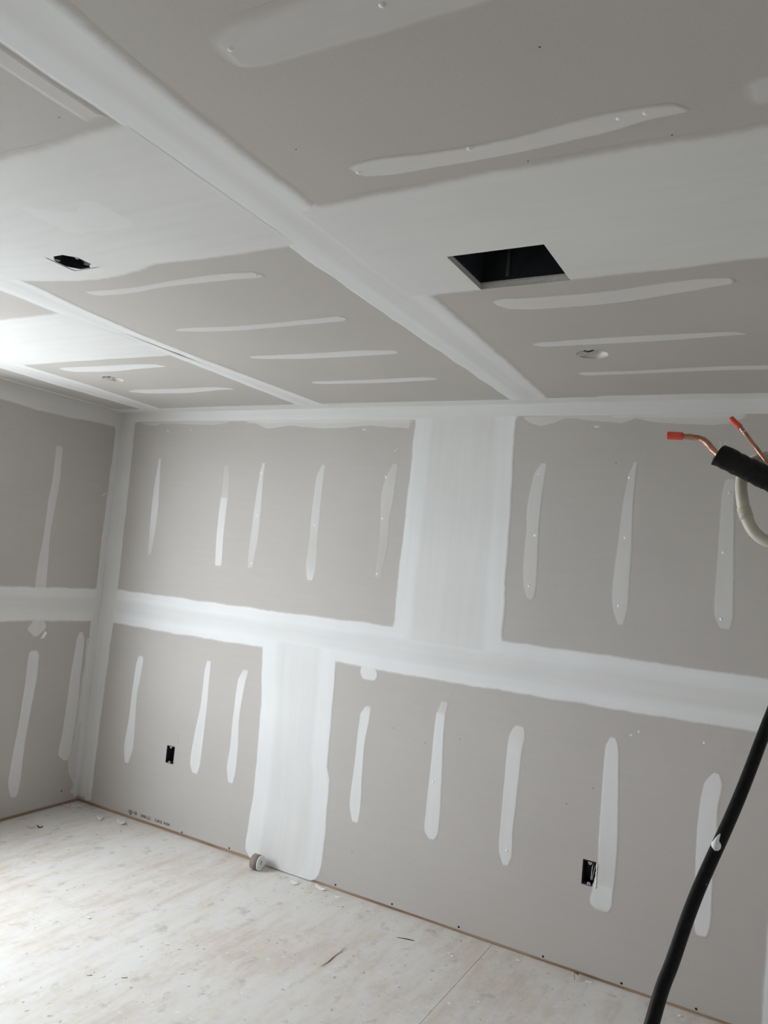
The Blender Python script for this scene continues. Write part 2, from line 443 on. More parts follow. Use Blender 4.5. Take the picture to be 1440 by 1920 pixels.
# ------------------------------------------------------------------ data measured in the room (metres)
BACK_UP = [[(0.3755, 2.1626, 0.0113, 0.8), (0.3742, 2.0232, 0.0203, 0.8), (0.377, 1.8582, 0.0292, 0.8), (0.3798, 1.694, 0.0246, 0.6), (0.3741, 1.5561, 0.0157, 0.4)],
    [(0.9114, 2.1317, 0.0201, 0.2), (0.9202, 2.038, 0.024, 0.3), (0.9218, 1.9383, 0.028, 0.4), (0.9191, 1.9288, 0.028, 0.85), (0.9187, 1.7271, 0.0279, 0.85), (0.9275, 1.5334, 0.0258, 0.85)],
    [(1.1828, 2.1484, 0.0114, 0.75), (1.1751, 2.0905, 0.0151, 0.75), (1.1721, 1.8934, 0.0246, 0.6), (1.1691, 1.7124, 0.0283, 0.42), (1.1593, 1.5406, 0.0188, 0.35)],
    [(1.5881, 2.1459, 0.0103, 0.6), (1.5727, 2.0702, 0.0242, 0.6), (1.5672, 1.9109, 0.0276, 0.5), (1.5687, 1.8101, 0.0275, 0.45), (1.5702, 1.7097, 0.0275, 0.3), (1.5699, 1.5952, 0.0343, 0.35), (1.5715, 1.5098, 0.0188, 0.75)],
    [(2.0278, 2.1586, 0.0155, 0.4), (2.0078, 2.0812, 0.031, 0.4), (1.996, 1.9847, 0.0373, 0.4), (1.9965, 1.8615, 0.0279, 0.28), (2.0016, 1.7391, 0.0263, 0.12), (1.9852, 1.556, 0.0155, 0.1)],
    [(2.8029, 2.1732, 0.0151, 0.55), (2.7862, 2.1133, 0.029, 0.55), (2.7715, 1.9642, 0.0329, 0.55), (2.774, 1.841, 0.0303, 0.48), (2.777, 1.6941, 0.0339, 0.45), (2.7812, 1.5968, 0.0301, 0.42), (2.7889, 1.5344, 0.015, 0.3)],
    [(3.2142, 2.1841, 0.0078, 0.55), (3.2003, 2.1231, 0.0168, 0.55), (3.1896, 1.9827, 0.0236, 0.55), (3.1894, 1.8202, 0.0302, 0.55), (3.1853, 1.6354, 0.0357, 0.55), (3.1883, 1.544, 0.0323, 0.55), (3.1937, 1.467, 0.0122, 0.55)],
    [(3.591, 2.1191, 0.0199, 0.55), (3.5852, 2.0441, 0.0239, 0.55), (3.5878, 1.891, 0.0297, 0.55), (3.5915, 1.7174, 0.0335, 0.55), (3.5951, 1.5669, 0.0363, 0.55), (3.604, 1.4993, 0.0215, 0.55)]]
BACK_LOW = [[(0.4025, 0.9574, 0.0221, 0.85), (0.3955, 0.902, 0.0287, 0.85), (0.3831, 0.7245, 0.0243, 0.85), (0.3858, 0.566, 0.0286, 0.85), (0.3818, 0.407, 0.0395, 0.85), (0.3802, 0.3058, 0.0176, 0.85)],
    [(0.9355, 1.0041, 0.0157, 0.85), (0.9313, 0.9341, 0.0216, 0.85), (0.9327, 0.7539, 0.0255, 0.85), (0.9205, 0.5721, 0.0353, 0.85), (0.9139, 0.4218, 0.0391, 0.85), (0.9173, 0.3572, 0.0215, 0.85)],
    [(1.2071, 0.9928, 0.0203, 0.6), (1.1854, 0.9281, 0.0278, 0.85), (1.1733, 0.7362, 0.0241, 0.85), (1.1795, 0.5632, 0.0295, 0.85), (1.1763, 0.4469, 0.0332, 0.85), (1.1804, 0.3613, 0.0184, 0.85)],
    [(2.0009, 0.9294, 0.0168, 0.6), (1.9846, 0.8789, 0.029, 0.9), (1.9755, 0.7189, 0.0244, 0.9), (1.9744, 0.5873, 0.0274, 0.9), (1.9759, 0.4309, 0.0334, 0.9), (1.984, 0.3444, 0.0197, 0.9)],
    [(2.4132, 1.022, 0.0192, 0.45), (2.4005, 0.9646, 0.0233, 0.5), (2.395, 0.9486, 0.0247, 0.9), (2.3951, 0.8011, 0.0274, 0.9), (2.3982, 0.6525, 0.0328, 0.9), (2.3985, 0.5041, 0.0381, 0.9), (2.3983, 0.4056, 0.0367, 0.9), (2.4035, 0.3677, 0.0163, 0.9)],
    [(2.7872, 0.9749, 0.0247, 0.7), (2.7788, 0.9235, 0.0371, 0.7), (2.7716, 0.8747, 0.0359, 0.85), (2.7679, 0.7085, 0.0334, 0.85), (2.7633, 0.4962, 0.0308, 0.85), (2.7662, 0.4035, 0.0307, 0.85), (2.7699, 0.3464, 0.0123, 0.85)],
    [(3.1971, 1.0027, 0.0121, 0.95), (3.1957, 0.9577, 0.0274, 0.95), (3.1985, 0.8693, 0.0328, 0.95), (3.2023, 0.7372, 0.0359, 0.95), (3.206, 0.606, 0.0391, 0.85), (3.2077, 0.5188, 0.039, 0.7), (3.2084, 0.4317, 0.0378, 0.65), (3.2037, 0.389, 0.0411, 0.7), (3.2011, 0.3796, 0.0422, 0.98), (3.1947, 0.2974, 0.0476, 0.9), (3.203, 0.2759, 0.0367, 0.5)],
    [(3.6064, 0.9398, 0.0116, 0.95), (3.5965, 0.8897, 0.0339, 0.95), (3.5857, 0.804, 0.0339, 0.95), (3.5839, 0.6997, 0.0377, 0.95), (3.5829, 0.5343, 0.0347, 0.95), (3.5847, 0.3708, 0.0346, 0.95), (3.5874, 0.2942, 0.023, 0.95)],
    [(1.9759, 1.13, 0.0477, 0.9), (1.9826, 1.0963, 0.0506, 0.9), (1.988, 1.0466, 0.0536, 0.9)]]
LEFT_STRIPS = [[(-0.436, 2.1615, 0.0234, 0.5), (-0.4287, 1.9527, 0.027, 0.6), (-0.4381, 1.8249, 0.0286, 0.6), (-0.446, 1.6354, 0.0231, 0.6), (-0.4494, 1.4478, 0.0347, 0.6), (-0.4466, 1.308, 0.0371, 0.6)],
    [(-0.4416, 0.959, 0.031, 0.8), (-0.436, 0.9157, 0.0372, 0.8), (-0.4365, 0.7732, 0.0378, 0.8), (-0.4461, 0.5929, 0.0339, 0.8), (-0.4583, 0.4163, 0.0344, 0.8), (-0.4631, 0.2086, 0.0411, 0.8), (-0.4555, 0.1158, 0.0223, 0.8)],
    [(-0.1248, 1.0563, 0.0119, 0.75), (-0.1201, 1.0037, 0.0309, 0.75), (-0.1268, 0.8084, 0.0377, 0.75), (-0.1255, 0.617, 0.0441, 0.75), (-0.1322, 0.4261, 0.0447, 0.75), (-0.143, 0.3141, 0.0446, 0.75), (-0.1259, 0.2663, 0.0157, 0.75)],
    [(-0.435, 1.1376, 0.0531, 0.7), (-0.4312, 1.1097, 0.0532, 0.7), (-0.4397, 1.0772, 0.0609, 0.7), (-0.44, 1.0297, 0.0124, 0.7)],
    [(-0.0566, 1.0142, 0.0184, 0.5), (-0.0452, 0.6669, 0.0326, 0.5), (-0.0518, 0.4059, 0.0365, 0.5), (-0.0583, 0.2996, 0.0464, 0.5), (-0.0544, 0.1887, 0.0464, 0.5), (-0.0337, 0.1101, 0.0244, 0.5), (-0.0352, 0.0521, 0.0345, 0.5)]]
CEIL_STRIPS = [[(3.013, -2.1067, 0.0055, 0.62), (3.0282, -2.0953, 0.0232, 0.62), (3.0865, -2.09, 0.0321, 0.62), (3.3132, -2.0745, 0.0252, 0.62), (3.5195, -2.0872, 0.0303, 0.62), (3.6113, -2.0937, 0.0198, 0.62), (3.6535, -2.0876, 0.0151, 0.62), (3.6734, -2.0779, 0.0038, 0.62)],
    [(3.0208, -1.2898, 0.015, 0.6), (3.0491, -1.2747, 0.043, 0.6), (3.1355, -1.2595, 0.0492, 0.6), (3.3678, -1.2555, 0.0489, 0.6), (3.5829, -1.2885, 0.0414, 0.6), (3.6736, -1.2928, 0.0239, 0.6), (3.6872, -1.2893, 0.0092, 0.6)],
    [(3.0064, -0.8709, 0.0119, 0.7), (3.0469, -0.8655, 0.0266, 0.7), (3.1951, -0.8655, 0.0316, 0.7), (3.4514, -0.8609, 0.0329, 0.7), (3.6547, -0.8583, 0.0185, 0.7), (3.6869, -0.846, 0.0079, 0.7)],
    [(3.0615, -0.4733, 0.0115, 0.75), (3.0956, -0.4676, 0.0268, 0.75), (3.2956, -0.4628, 0.0223, 0.75), (3.5741, -0.4682, 0.0282, 0.75), (3.7279, -0.4562, 0.0276, 0.75), (3.8265, -0.4633, 0.0236, 0.75)],
    [(1.7367, -1.7193, 0.0124, 0.55), (1.7684, -1.7044, 0.023, 0.55), (1.9164, -1.6924, 0.0207, 0.55), (2.0394, -1.6999, 0.0183, 0.55), (2.1853, -1.7032, 0.023, 0.55), (2.3494, -1.6967, 0.0258, 0.55), (2.4365, -1.685, 0.0221, 0.55), (2.4557, -1.6768, 0.006, 0.55)],
    [(1.7448, -1.3151, 0.0107, 0.6), (1.8348, -1.3044, 0.0239, 0.6), (1.9831, -1.2804, 0.0263, 0.6), (2.1526, -1.2758, 0.0231, 0.6), (2.3841, -1.2776, 0.0245, 0.6), (2.4735, -1.2816, 0.0265, 0.6), (2.4973, -1.279, 0.0096, 0.6)],
    [(1.7964, -0.9364, 0.0139, 0.75), (1.8558, -0.9291, 0.0242, 0.75), (2.0314, -0.9077, 0.0341, 0.75), (2.3313, -0.8994, 0.036, 0.75), (2.4689, -0.8909, 0.0257, 0.75), (2.4875, -0.8911, 0.0096, 0.75)],
    [(1.8184, -0.5093, 0.0136, 0.8), (1.8679, -0.507, 0.027, 0.8), (2.1456, -0.4909, 0.0306, 0.8), (2.4149, -0.4971, 0.0293, 0.8), (2.4671, -0.4894, 0.0125, 0.8)],
    [(0.6134, -0.9444, 0.0204, 0.85), (0.6599, -0.9311, 0.0409, 0.85), (0.9017, -0.9098, 0.0482, 0.85), (1.1229, -0.915, 0.035, 0.85), (1.2514, -0.9068, 0.023, 0.85), (1.2752, -0.8938, 0.0077, 0.85)],
    [(0.5923, -0.4922, 0.0107, 0.85), (0.6784, -0.4808, 0.0425, 0.85), (0.9557, -0.4635, 0.0467, 0.85), (1.2281, -0.4798, 0.0298, 0.85), (1.3125, -0.4635, 0.0149, 0.85)]]
BACK_DOTS = [(2.7823, 2.1157), (2.7875, 1.832), (2.7784, 1.6014), (3.1888, 2.1111), (3.1888, 1.8479), (3.1822, 1.5525), (3.5904, 2.0597), (3.5804, 1.812), (3.5878, 1.5424), (1.1731, 1.8421), (1.5688, 1.8101), (1.9796, 2.0832), (1.9802, 1.8688), (1.979, 1.5853), (1.1721, 2.0843), (2.7715, 0.4166), (2.3861, 0.6349), (1.1705, 1.5715)]
CEIL_DOTS = [(3.2781, -2.0965), (3.6032, -2.097), (3.5586, -2.0972), (3.0257, -2.091), (3.0265, -2.4979), (3.3041, -2.4893), (2.4333, -1.6883)]
CEIL_SPECKS = [(3.4866, -2.3182), (3.3678, -2.0142), (3.6341, -2.0124), (2.9498, -2.2085), (2.652, -2.6348), (2.5667, -2.4666)]
WALL_SPECKS = [(1.3606, 0.4854), (2.3272, 0.8054), (3.1296, 0.7697), (3.0213, 0.68), (2.5029, 0.8566), (2.1514, 0.8436), (3.1277, 2.1734), (1.9822, 0.2067)]
COPPER_A = [(3.6759, -2.1027, 1.8885), (3.6856, -2.1029, 1.888), (3.6983, -2.1015, 1.8874), (3.7146, -2.1037, 1.8852), (3.7278, -2.1074, 1.8811), (3.7373, -2.113, 1.8734), (3.7483, -2.1231, 1.8599), (3.7592, -2.1312, 1.8513), (3.7761, -2.1234, 1.8438), (3.8234, -2.1043, 1.8216), (3.9653, -2.0447, 1.7545), (4.2166, -1.9288, 1.6352)]
SLEEVE = [(3.7524, -2.1318, 1.8544), (3.7591, -2.1301, 1.8514), (3.7761, -2.1234, 1.8438), (3.7943, -2.116, 1.8355), (3.8234, -2.1043, 1.8216), (3.8666, -2.0865, 1.8012), (3.9653, -2.0447, 1.7545), (4.0744, -2.0024, 1.7024), (4.2166, -1.9288, 1.6352)]
COPPER_B = [(3.7634, -2.0563, 1.9246), (3.7701, -2.0577, 1.9173), (3.7776, -2.0587, 1.9101), (3.7863, -2.0643, 1.8978), (3.7961, -2.0635, 1.8843), (3.8035, -2.0644, 1.8749), (3.8126, -2.0697, 1.8614), (3.8252, -2.0732, 1.8493)]
DRAIN = [(3.863, -2.0189, 1.8672), (3.8299, -2.0373, 1.8654), (3.8116, -2.0473, 1.8618), (3.7969, -2.0606, 1.8517), (3.7877, -2.0703, 1.8365), (3.7857, -2.0816, 1.818), (3.7882, -2.09, 1.7962), (3.7945, -2.0959, 1.7694), (3.8047, -2.0999, 1.7468), (3.8187, -2.1024, 1.7321), (3.8355, -2.104, 1.7259), (3.8703, -2.0959, 1.7256)]
STRING = [(3.7553, -2.1476, 1.8565), (3.7599, -2.1455, 1.8626), (3.7655, -2.1317, 1.8733), (3.7755, -2.1153, 1.8838), (3.7843, -2.0996, 1.8934), (3.7911, -2.0851, 1.903)]
HOSE = [(3.8418, -1.8726, 1.4539), (3.8012, -1.9708, 1.3129), (3.7587, -2.0713, 1.1881), (3.7381, -2.14, 1.1077), (3.723, -2.2008, 1.0409)]
BLOB = [(3.7784, -2.0372, 1.2612), (3.7775, -2.0367, 1.2487)]
BACK_SPECKS = [(3.5532, 1.0425), (3.27, 1.02), (3.30, 1.04), (0.42, 2.325)]
SCREWS = [(0.4607, 0.028), (0.8709, 0.0255), (1.2184, 0.027), (1.9053, 0.0255), (2.2273, 0.026), (2.5743, 0.0255), (2.9698, 0.023), (3.2996, 0.023), (3.5847, 0.023)]

# ------------------------------------------------------------------ setting: shell
TW = 0.0127
def struct(name, bm, mat, label, cat):
    o = link(name, bm, mat); return tag(o, label, cat, kind='structure')

bm = bmesh.new(); box(bm, -0.2, XR+0.2, YF-0.2, 0.2, -0.12, -0.0185)
floor = struct('floor', bm, 'plywood', 'plywood subfloor dusted with white gypsum', 'floor')
bm = bmesh.new(); box(bm, -0.2, XR+0.2, YF-0.2, 0.2, 2.80, 2.86)
ceiling = struct('ceiling', bm, 'sheathing', 'grey drywall ceiling with taped joints and rows of filled screws', 'ceiling')
bm = bmesh.new(); box(bm, -0.15, XR+0.15, 0.13, 0.15, -0.02, 2.80)
wall_back = struct('wall_back', bm, 'sheathing', 'long drywall wall with taped joints and two outlet boxes', 'wall')
bm = bmesh.new()
for y0, y1, z0, z1 in ((WIN[1], 0.13, -0.02, 2.80), (YF-0.13, WIN[0], -0.02, 2.80), (WIN[0], WIN[1], WIN[3], 2.80), (WIN[0], WIN[1], -0.02, WIN[2])):
    box(bm, -0.15, -0.13, y0, y1, z0, z1)
wall_left = struct('wall_left', bm, 'sheathing', 'short drywall wall meeting the long wall in a taped corner', 'wall')
bm = bmesh.new(); box(bm, XR+0.13, XR+0.15, YF-0.13, 0.13, -0.02, 2.80)
wall_right = struct('wall_right', bm, 'sheathing', 'drywall wall that the refrigerant lines come out of', 'wall')
bm = bmesh.new(); box(bm, -0.13, XR+0.13, YF-0.15, YF-0.13, -0.02, 2.80)
wall_front = struct('wall_front', bm, 'sheathing', 'drywall wall facing the long wall', 'wall')
bm = bmesh.new(); box(bm, -30, 30, -30, 30, -0.6, -0.45)
struct('ground', bm, 'ground', 'unseen ground outside the building, added pale to bounce daylight onto the ceiling', 'ground')

# floor boards: four feet wide, grain towards the long wall
PLY = [(-0.1, 0.3406, -2.3, 0.1), (-0.1, 0.3406, YF-0.1, -2.303), (0.341, 1.5411, -1.75, 0.1), (0.341, 1.5411, -4.19, -1.753), (0.341, 1.5411, YF-0.1, -4.193),
       (1.5415, 2.738, -0.6349, 0.1), (1.5415, 2.738, -3.07, -0.6355), (1.5415, 2.738, YF-0.1, -3.073),
       (2.7398, 3.94, -1.85, 0.1), (2.7398, 3.94, -4.29, -1.853), (2.7398, 3.94, YF-0.1, -4.293), (3.943, XR+0.1, -2.44, 0.1), (3.943, XR+0.1, YF-0.1, -2.443)]
for x0, x1, y0, y1 in PLY:
    bm = bmesh.new(); box(bm, x0, x1, y0, y1, -0.0185, 0.0)
    link('plywood_panel', bm, 'plywood', floor)

# bottom plates showing in the gap under the boards
GAP = 0.019
bm = bmesh.new(); box(bm, 0.0, XR+0.1, 0.004, 0.1, 0.0005, 0.038); link('bottom_plate', bm, 'lumber', wall_back)
bm = bmesh.new(); box(bm, -0.1, -0.004, WIN[1]-0.02, 0.004, 0.0005, 0.038); link('bottom_plate', bm, 'lumber', wall_left)

# ------------------------------------------------------------------ drywall sheets
def rect_hole(a, b, w, h): return ((a, b), [(a-w/2, b-h/2), (a+w/2, b-h/2), (a+w/2, b+h/2), (a-w/2, b+h/2)])
def ngon_hole(a, b, r, n, ph=0.0): return ((a, b), [(a+r*math.cos(2*math.pi*k/n+ph), b+r*math.sin(2*math.pi*k/n+ph)) for k in range(n)])
OUT1, OUT2 = (0.7196, 0.4275), (3.1396, 0.4185)
# long wall: two courses with staggered butt joints
sheet('drywall_sheet', wall_back, BACK, 0.0, 2.386, 1.225, H, TW)
sheet('drywall_sheet', wall_back, BACK, 2.388, XR+0.1, 1.225, H, TW)
sheet('drywall_sheet', wall_back, BACK, 0.0, 1.553, GAP, 1.2235, TW, [rect_hole(*OUT1, 0.062, 0.100)])
sheet('drywall_sheet', wall_back, BACK, 1.555, 3.993, 0.014, 1.2235, TW, [rect_hole(*OUT2, 0.062, 0.104)])
sheet('drywall_sheet', wall_back, BACK, 3.995, XR+0.1, GAP, 1.2235, TW)
# left wall
sheet('drywall_sheet', wall_left, LEFT, WIN[1], 0.012, 1.225, H, TW)
sheet('drywall_sheet', wall_left, LEFT, WIN[1], 0.012, GAP, 1.2235, TW)
sheet('drywall_sheet', wall_left, LEFT, WIN[0], WIN[1]-0.001, WIN[3], H, TW)
sheet('drywall_sheet', wall_left, LEFT, YF-0.1, WIN[0]-0.001, 0.0, H, TW)
RIGHT = Plane(lambda a, b: (XR, a, b), (-1, 0, 0))
FRONT = Plane(lambda a, b: (a, YF, b), (0, 1, 0))
sheet('drywall_sheet', wall_right, RIGHT, YF-0.1, 0.012, 1.225, H, TW)
sheet('drywall_sheet', wall_right, RIGHT, YF-0.1, 0.012, 0.0, 1.2235, TW)
sheet('drywall_sheet', wall_front, FRONT, 0, XR, 1.225, H, TW)
sheet('drywall_sheet', wall_front, FRONT, 0, XR, 0.0, 1.2235, TW)
# ceiling
DUCT = (3.157, -1.526)
JBOX = (1.9288, -1.9278)
LITE1, LITE2 = (3.178, -0.716), (0.7485, -0.738)
TC = 0.0159
cx = [-0.012, 0.36, 1.51, 2.75, 3.97, XR+0.1]
for i, (x0, x1, butt) in enumerate(((cx[0], cx[1], -2.0), (cx[1], cx[2], -1.317), (cx[2], cx[3], -2.11), (cx[3], cx[4], -1.70), (cx[4], cx[5], -2.6))):
    near, far = [], []
    if i == 1: far = [ngon_hole(*LITE2, 0.052, 24)]
    if i == 2: far = [ngon_hole(*JBOX, 0.0535, 8, math.pi/8)]
    if i == 3: far = [ngon_hole(*LITE1, 0.055, 24), rect_hole(*DUCT, 0.262, 0.244)]
    sheet('drywall_sheet', ceiling, CEIL, x0, x1-0.0015, butt, 0.012, TC, far)
    sheet('drywall_sheet', ceiling, CEIL, x0, x1-0.0015, YF-0.1, butt-0.0015, TC, near)

# openings in the shell (beyond the picture, daylight enters here)
def frame(name, f, a0, a1, b0, b1, n_mull, label):
    o = empty(name); tag(o, label, 'window', kind='structure')
    t = 0.05
    def bar(nm, A0, A1, B0, B1):
        bm = bmesh.new(); f(bm, A0, A1, B0, B1); link(nm, bm, 'white_frame', o)
    bar('window_frame', a0, a1, b0, b0+t); bar('window_frame', a0, a1, b1-t, b1)
    bar('window_frame', a0, a0+t, b0+t, b1-t); bar('window_frame', a1-t, a1, b0+t, b1-t)
    for k in range(1, n_mull+1):
        c = a0+(a1-a0)*k/(n_mull+1); bar('mullion', c-t/2, c+t/2, b0+t, b1-t)
frame('window_1', lambda bm, a0, a1, b0, b1: box(bm, -0.13, -0.002, a0, a1, b0, b1), *WIN, 1, 'wide window in the short wall')

# ------------------------------------------------------------------ joint compound: long wall
def band(a0, b0, a1, b1, hw, op=0.97): return [(a0, b0, hw, op), (a1, b1, hw, op)]
def edges_v(rows, op=0.97):     # (height, left, right) -> rows
    return [((l+r)/2, z, (r-l)/2, op) for z, l, r in rows]
def edges_h(rows, op=0.97):     # (along, low, high)
    return [(x, (l+h)/2, (h-l)/2, op) for x, l, h in rows]

compound('joint_compound', wall_back, BACK, edges_h([(0.02, 1.112, 1.334), (0.6, 1.108, 1.338), (1.3, 1.115, 1.336), (2.1, 1.100, 1.343), (2.9, 1.104, 1.346), (3.6, 1.110, 1.341), (XR, 1.112, 1.34)]),
         thick=0.0009, feather=(0.018, 0.018), rnd=False, ends=(False, False), jag=0.0035, wide=0.06, seed=1, step=0.025)
compound('joint_compound', wall_back, BACK, edges_v([(1.28, 2.092, 2.680), (1.6, 2.096, 2.672), (2.1, 2.108, 2.664), (2.44, 2.114, 2.656)]),
         thick=0.0011, feather=(0.016, 0.016), rnd=False, ends=(False, False), jag=0.004, wide=0.085, seed=2, step=0.025)
compound('joint_compound', wall_back, BACK, edges_v([(0.004, 1.42, 1.76), (0.018, 1.350, 1.790), (0.05, 1.320, 1.812), (0.1, 1.316, 1.822), (0.37, 1.338, 1.822), (0.52, 1.337, 1.818), (0.58, 1.333, 1.797), (0.8, 1.326, 1.795), (1.17, 1.297, 1.790)]),
         thick=0.0011, feather=(0.014, 0.012), rnd=False, ends=(False, False), jag=0.003, wide=0.09, seed=3, step=0.02)
compound('joint_compound', wall_back, BACK, edges_v([(0.02, 3.802, 4.20), (0.6, 3.815, 4.19), (1.17, 3.80, 4.19)]),
         thick=0.0011, feather=(0.016, 0.016), rnd=False, ends=(False, False), jag=0.003, wide=0.08, seed=4)
compound('corner_compound', wall_back, BACK, edges_v([(0.030, 0.0, 0.120), (0.5, 0.0, 0.122), (1.1, 0.0, 0.137), (1.34, 0.0, 0.140), (1.9, 0.0, 0.137), (2.45, 0.0, 0.126)]),
         thick=0.0012, feather=(0, 0.008), rnd=False, ends=(True, False), jag=0.0035, seed=5, endfeather=0.008)
compound('corner_compound', wall_back, BACK, edges_h([(0.0, 2.383, 2.45), (0.6, 2.384, 2.45), (1.2, 2.380, 2.45), (2.1, 2.374, 2.45), (2.7, 2.386, 2.45), (3.2, 2.381, 2.45), (XR, 2.378, 2.45)]),
         thick=0.0013, feather=(0.008, 0), rnd=False, ends=(False, False), jag=0.002, seed=6, mat='mud')
for k, (pts_, op) in enumerate((([(0.17, 2.378), (0.30, 2.357), (0.36, 2.372), (0.60, 2.366), (0.78, 2.360), (0.90, 2.372)], 0.4),
                         ([(1.02, 2.372), (1.10, 2.366), (1.18, 2.336), (1.36, 2.352), (1.55, 2.335), (1.70, 2.338), (1.85, 2.350), (1.97, 2.337), (2.10, 2.335)], 0.5),
                         ([(2.68, 2.380), (2.72, 2.352), (2.77, 2.338), (2.83, 2.350), (2.89, 2.374), (3.03, 2.36), (3.14, 2.346), (3.2, 2.368), (3.26, 2.352), (3.38, 2.34), (3.5, 2.338), (3.58, 2.345), (3.64, 2.37)], 0.5))):
    compound('smeared_compound', wall_back, BACK, edges_h([(x, l, 2.386) for x, l in pts_], op), thick=0.0004, feather=(0.006, 0),
             rnd=False, ends=(True, True), jag=0.003, seed=20+k, mat='mud_strip', step=0.01, endfeather=0.02)

strips = []
for k, rows in enumerate(BACK_UP + BACK_LOW):
    strips.append(compound('screw_row_compound', wall_back, BACK, rows, mat='mud_strip', thick=0.0006, feather=(0.009, 0.009), jag=0.0014, seed=30+k, step=0.015, endfeather=0.012))
def nearest(cands, a, b, key):
    return min(range(len(cands)), key=lambda i: min((key(r)[0]-a)**2+(key(r)[1]-b)**2 for r in cands[i]))
ALLB = BACK_UP + BACK_LOW
for a, b in BACK_DOTS:
    dot('screw_spot', strips[nearest(ALLB, a, b, lambda r: r)], BACK, a, b, 0.0062, 'white_dot', h=0.0032)
# bright second pass at the foot of a lower strip beside the right outlet
for a, b, r in [(s[0], s[1], 0.005) for s in BACK_SPECKS]:
    dot('compound_speck', wall_back, BACK, a, b, r, 'gypsum')
for a, b in WALL_SPECKS: dot('screw_dimple', wall_back, BACK, a, b, 0.0022, 'screw', h=0.0004, dome=0.0003)
# crumbs of compound stuck on the paper
def scrape(parent, plane, pts_, hw, op=0.8, seed=0):
    compound('compound_scrape', parent, plane, [(p[0], p[1], hw, op) for p in pts_], mat='mud_strip', thick=0.0005, feather=(hw*.5, hw*.5), jag=hw*.25, seed=seed, step=0.004, endfeather=0.004)
scrape(wall_back, BACK, [(2.009, 2.227), (2.016, 2.215), (2.034, 2.235)], 0.0035, 0.7, 60)
scrape(wall_back, BACK, [(3.018, 2.336), (3.045, 2.3355)], 0.007, 0.9, 61)
scrape(wall_back, BACK, [(2.968, 2.337), (2.98, 2.336)], 0.003, 0.8, 62)
scrape(wall_back, BACK, [(1.81, 2.329), (1.835, 2.328)], 0.006, 0.9, 63)
scrape(wall_back, BACK, [(0.40, 2.333), (0.42, 2.330)], 0.006, 0.8, 64)
scrape(wall_back, BACK, [(0.595, 2.334), (0.615, 2.331)], 0.005, 0.8, 65)
scrape(wall_back, BACK, [(2.766, 2.325), (2.768, 2.30)], 0.002, 0.6, 66)
scrape(wall_back, BACK, [(0.765, 0.56), (0.772, 0.49)], 0.002, 0.3, 67)
scrape(wall_back, BACK, [(2.435, 1.045), (2.438, 1.055), (2.445, 1.06)], 0.003, 0.7, 68)
scrape(wall_back, BACK, [(0.123, 0.05), (0.10, 0.035), (0.06, 0.03)], 0.012, 0.7, 69)

# screws along the foot of the boards
for x, z in SCREWS: dot('screw_head', wall_back, BACK, x, z, 0.0052, 'screw', h=0.0012, dome=0.0)
# stamp printed on the board near the corner
def text_part(body, parent, x, z, size, sx):
    cu = bpy.data.curves.new('stamp', 'FONT'); cu.body = body; cu.size = size; cu.extrude = 0.0; cu.offset = 0.0007
    to = bpy.data.objects.new('stamp_tmp', cu); COL.objects.link(to)
    dg = bpy.context.evaluated_depsgraph_get()
    me = bpy.data.meshes.new_from_object(to.evaluated_get(dg))
    bpy.data.objects.remove(to)
    for v in me.vertices:
        v.co = BACK.at(x+v.co.x*sx, z+v.co.y, 0.0005)
    me.materials.clear(); me.materials.append(M['ink'])
    o = bpy.data.objects.new('printed_stamp', me); COL.objects.link(o); o.parent = parent
    return o
text_part('200-600', wall_back, 0.440, 0.034, 0.025, 0.86)
text_part('10/06 LI J1', wall_back, 0.540, 0.034, 0.022, 0.90)
text_part('15-40-25', wall_back, 0.655, 0.035, 0.022, 0.74)
text_part('00 05/A', wall_back, 0.727, 0.036, 0.018, 0.80)

# ------------------------------------------------------------------ joint compound: left wall
compound('joint_compound', wall_left, LEFT, edges_h([(WIN[1], 1.116, 1.336), (-0.7, 1.119, 1.334), (-0.4, 1.114, 1.330), (-0.02, 1.108, 1.328)]), thick=0.0009, feather=(0.02, 0.02),
         rnd=False, ends=(False, False), jag=0.003, wide=0.05, seed=7)
compound('corner_compound', wall_left, LEFT, edges_v([(0.03, -0.045, 0.0), (0.3, -0.045, 0.0), (0.57, -0.056, 0.0), (1.1, -0.066, 0.0), (1.35, -0.055, 0.0), (1.7, -0.056, 0.0), (1.9, -0.054, 0.0), (2.1, -0.047, 0.0), (2.45, -0.05, 0.0)]),
         thick=0.0012, feather=(0.012, 0), rnd=False, ends=(True, False), jag=0.004, seed=8, endfeather=0.01)
compound('corner_compound', wall_left, LEFT, edges_h([(WIN[1], 2.33, 2.45), (-0.84, 2.33, 2.45), (-0.5, 2.321, 2.45), (-0.25, 2.333, 2.45), (0, 2.338, 2.45)]),
         thick=0.0012, feather=(0.02, 0), rnd=False, ends=(False, False), jag=0.003, seed=9, mat='mud')
for k, rows in enumerate(LEFT_STRIPS):
    compound('screw_row_compound' if k < 3 else 'smeared_compound', wall_left, LEFT, rows, mat='mud_strip', thick=0.0006, feather=(0.008, 0.008), jag=0.0015 if k < 4 else 0.006, seed=50+k, step=0.015,
             ends=(k != 0 or True, k != 0), endfeather=0.012)
scrape(wall_left, LEFT, [(-0.472, 2.168), (-0.465, 2.16)], 0.003, 0.5, 70)
scrape(wall_left, LEFT, [(-0.463, 2.16), (-0.437, 2.206)], 0.003, 0.5, 71)
scrape(wall_left, LEFT, [(-0.122, 1.96), (-0.119, 1.95)], 0.004, 0.6, 72)
scrape(wall_left, LEFT, [(-0.09, 1.905), (-0.065, 1.915), (-0.045, 1.93)], 0.006, 0.7, 73)
dot('screw_head', wall_left, LEFT, -0.1314, 0.0887, 0.005, 'screw', h=0.0012, dome=0)
bm = bmesh.new()       # a torn flake of compound still hanging on the paper
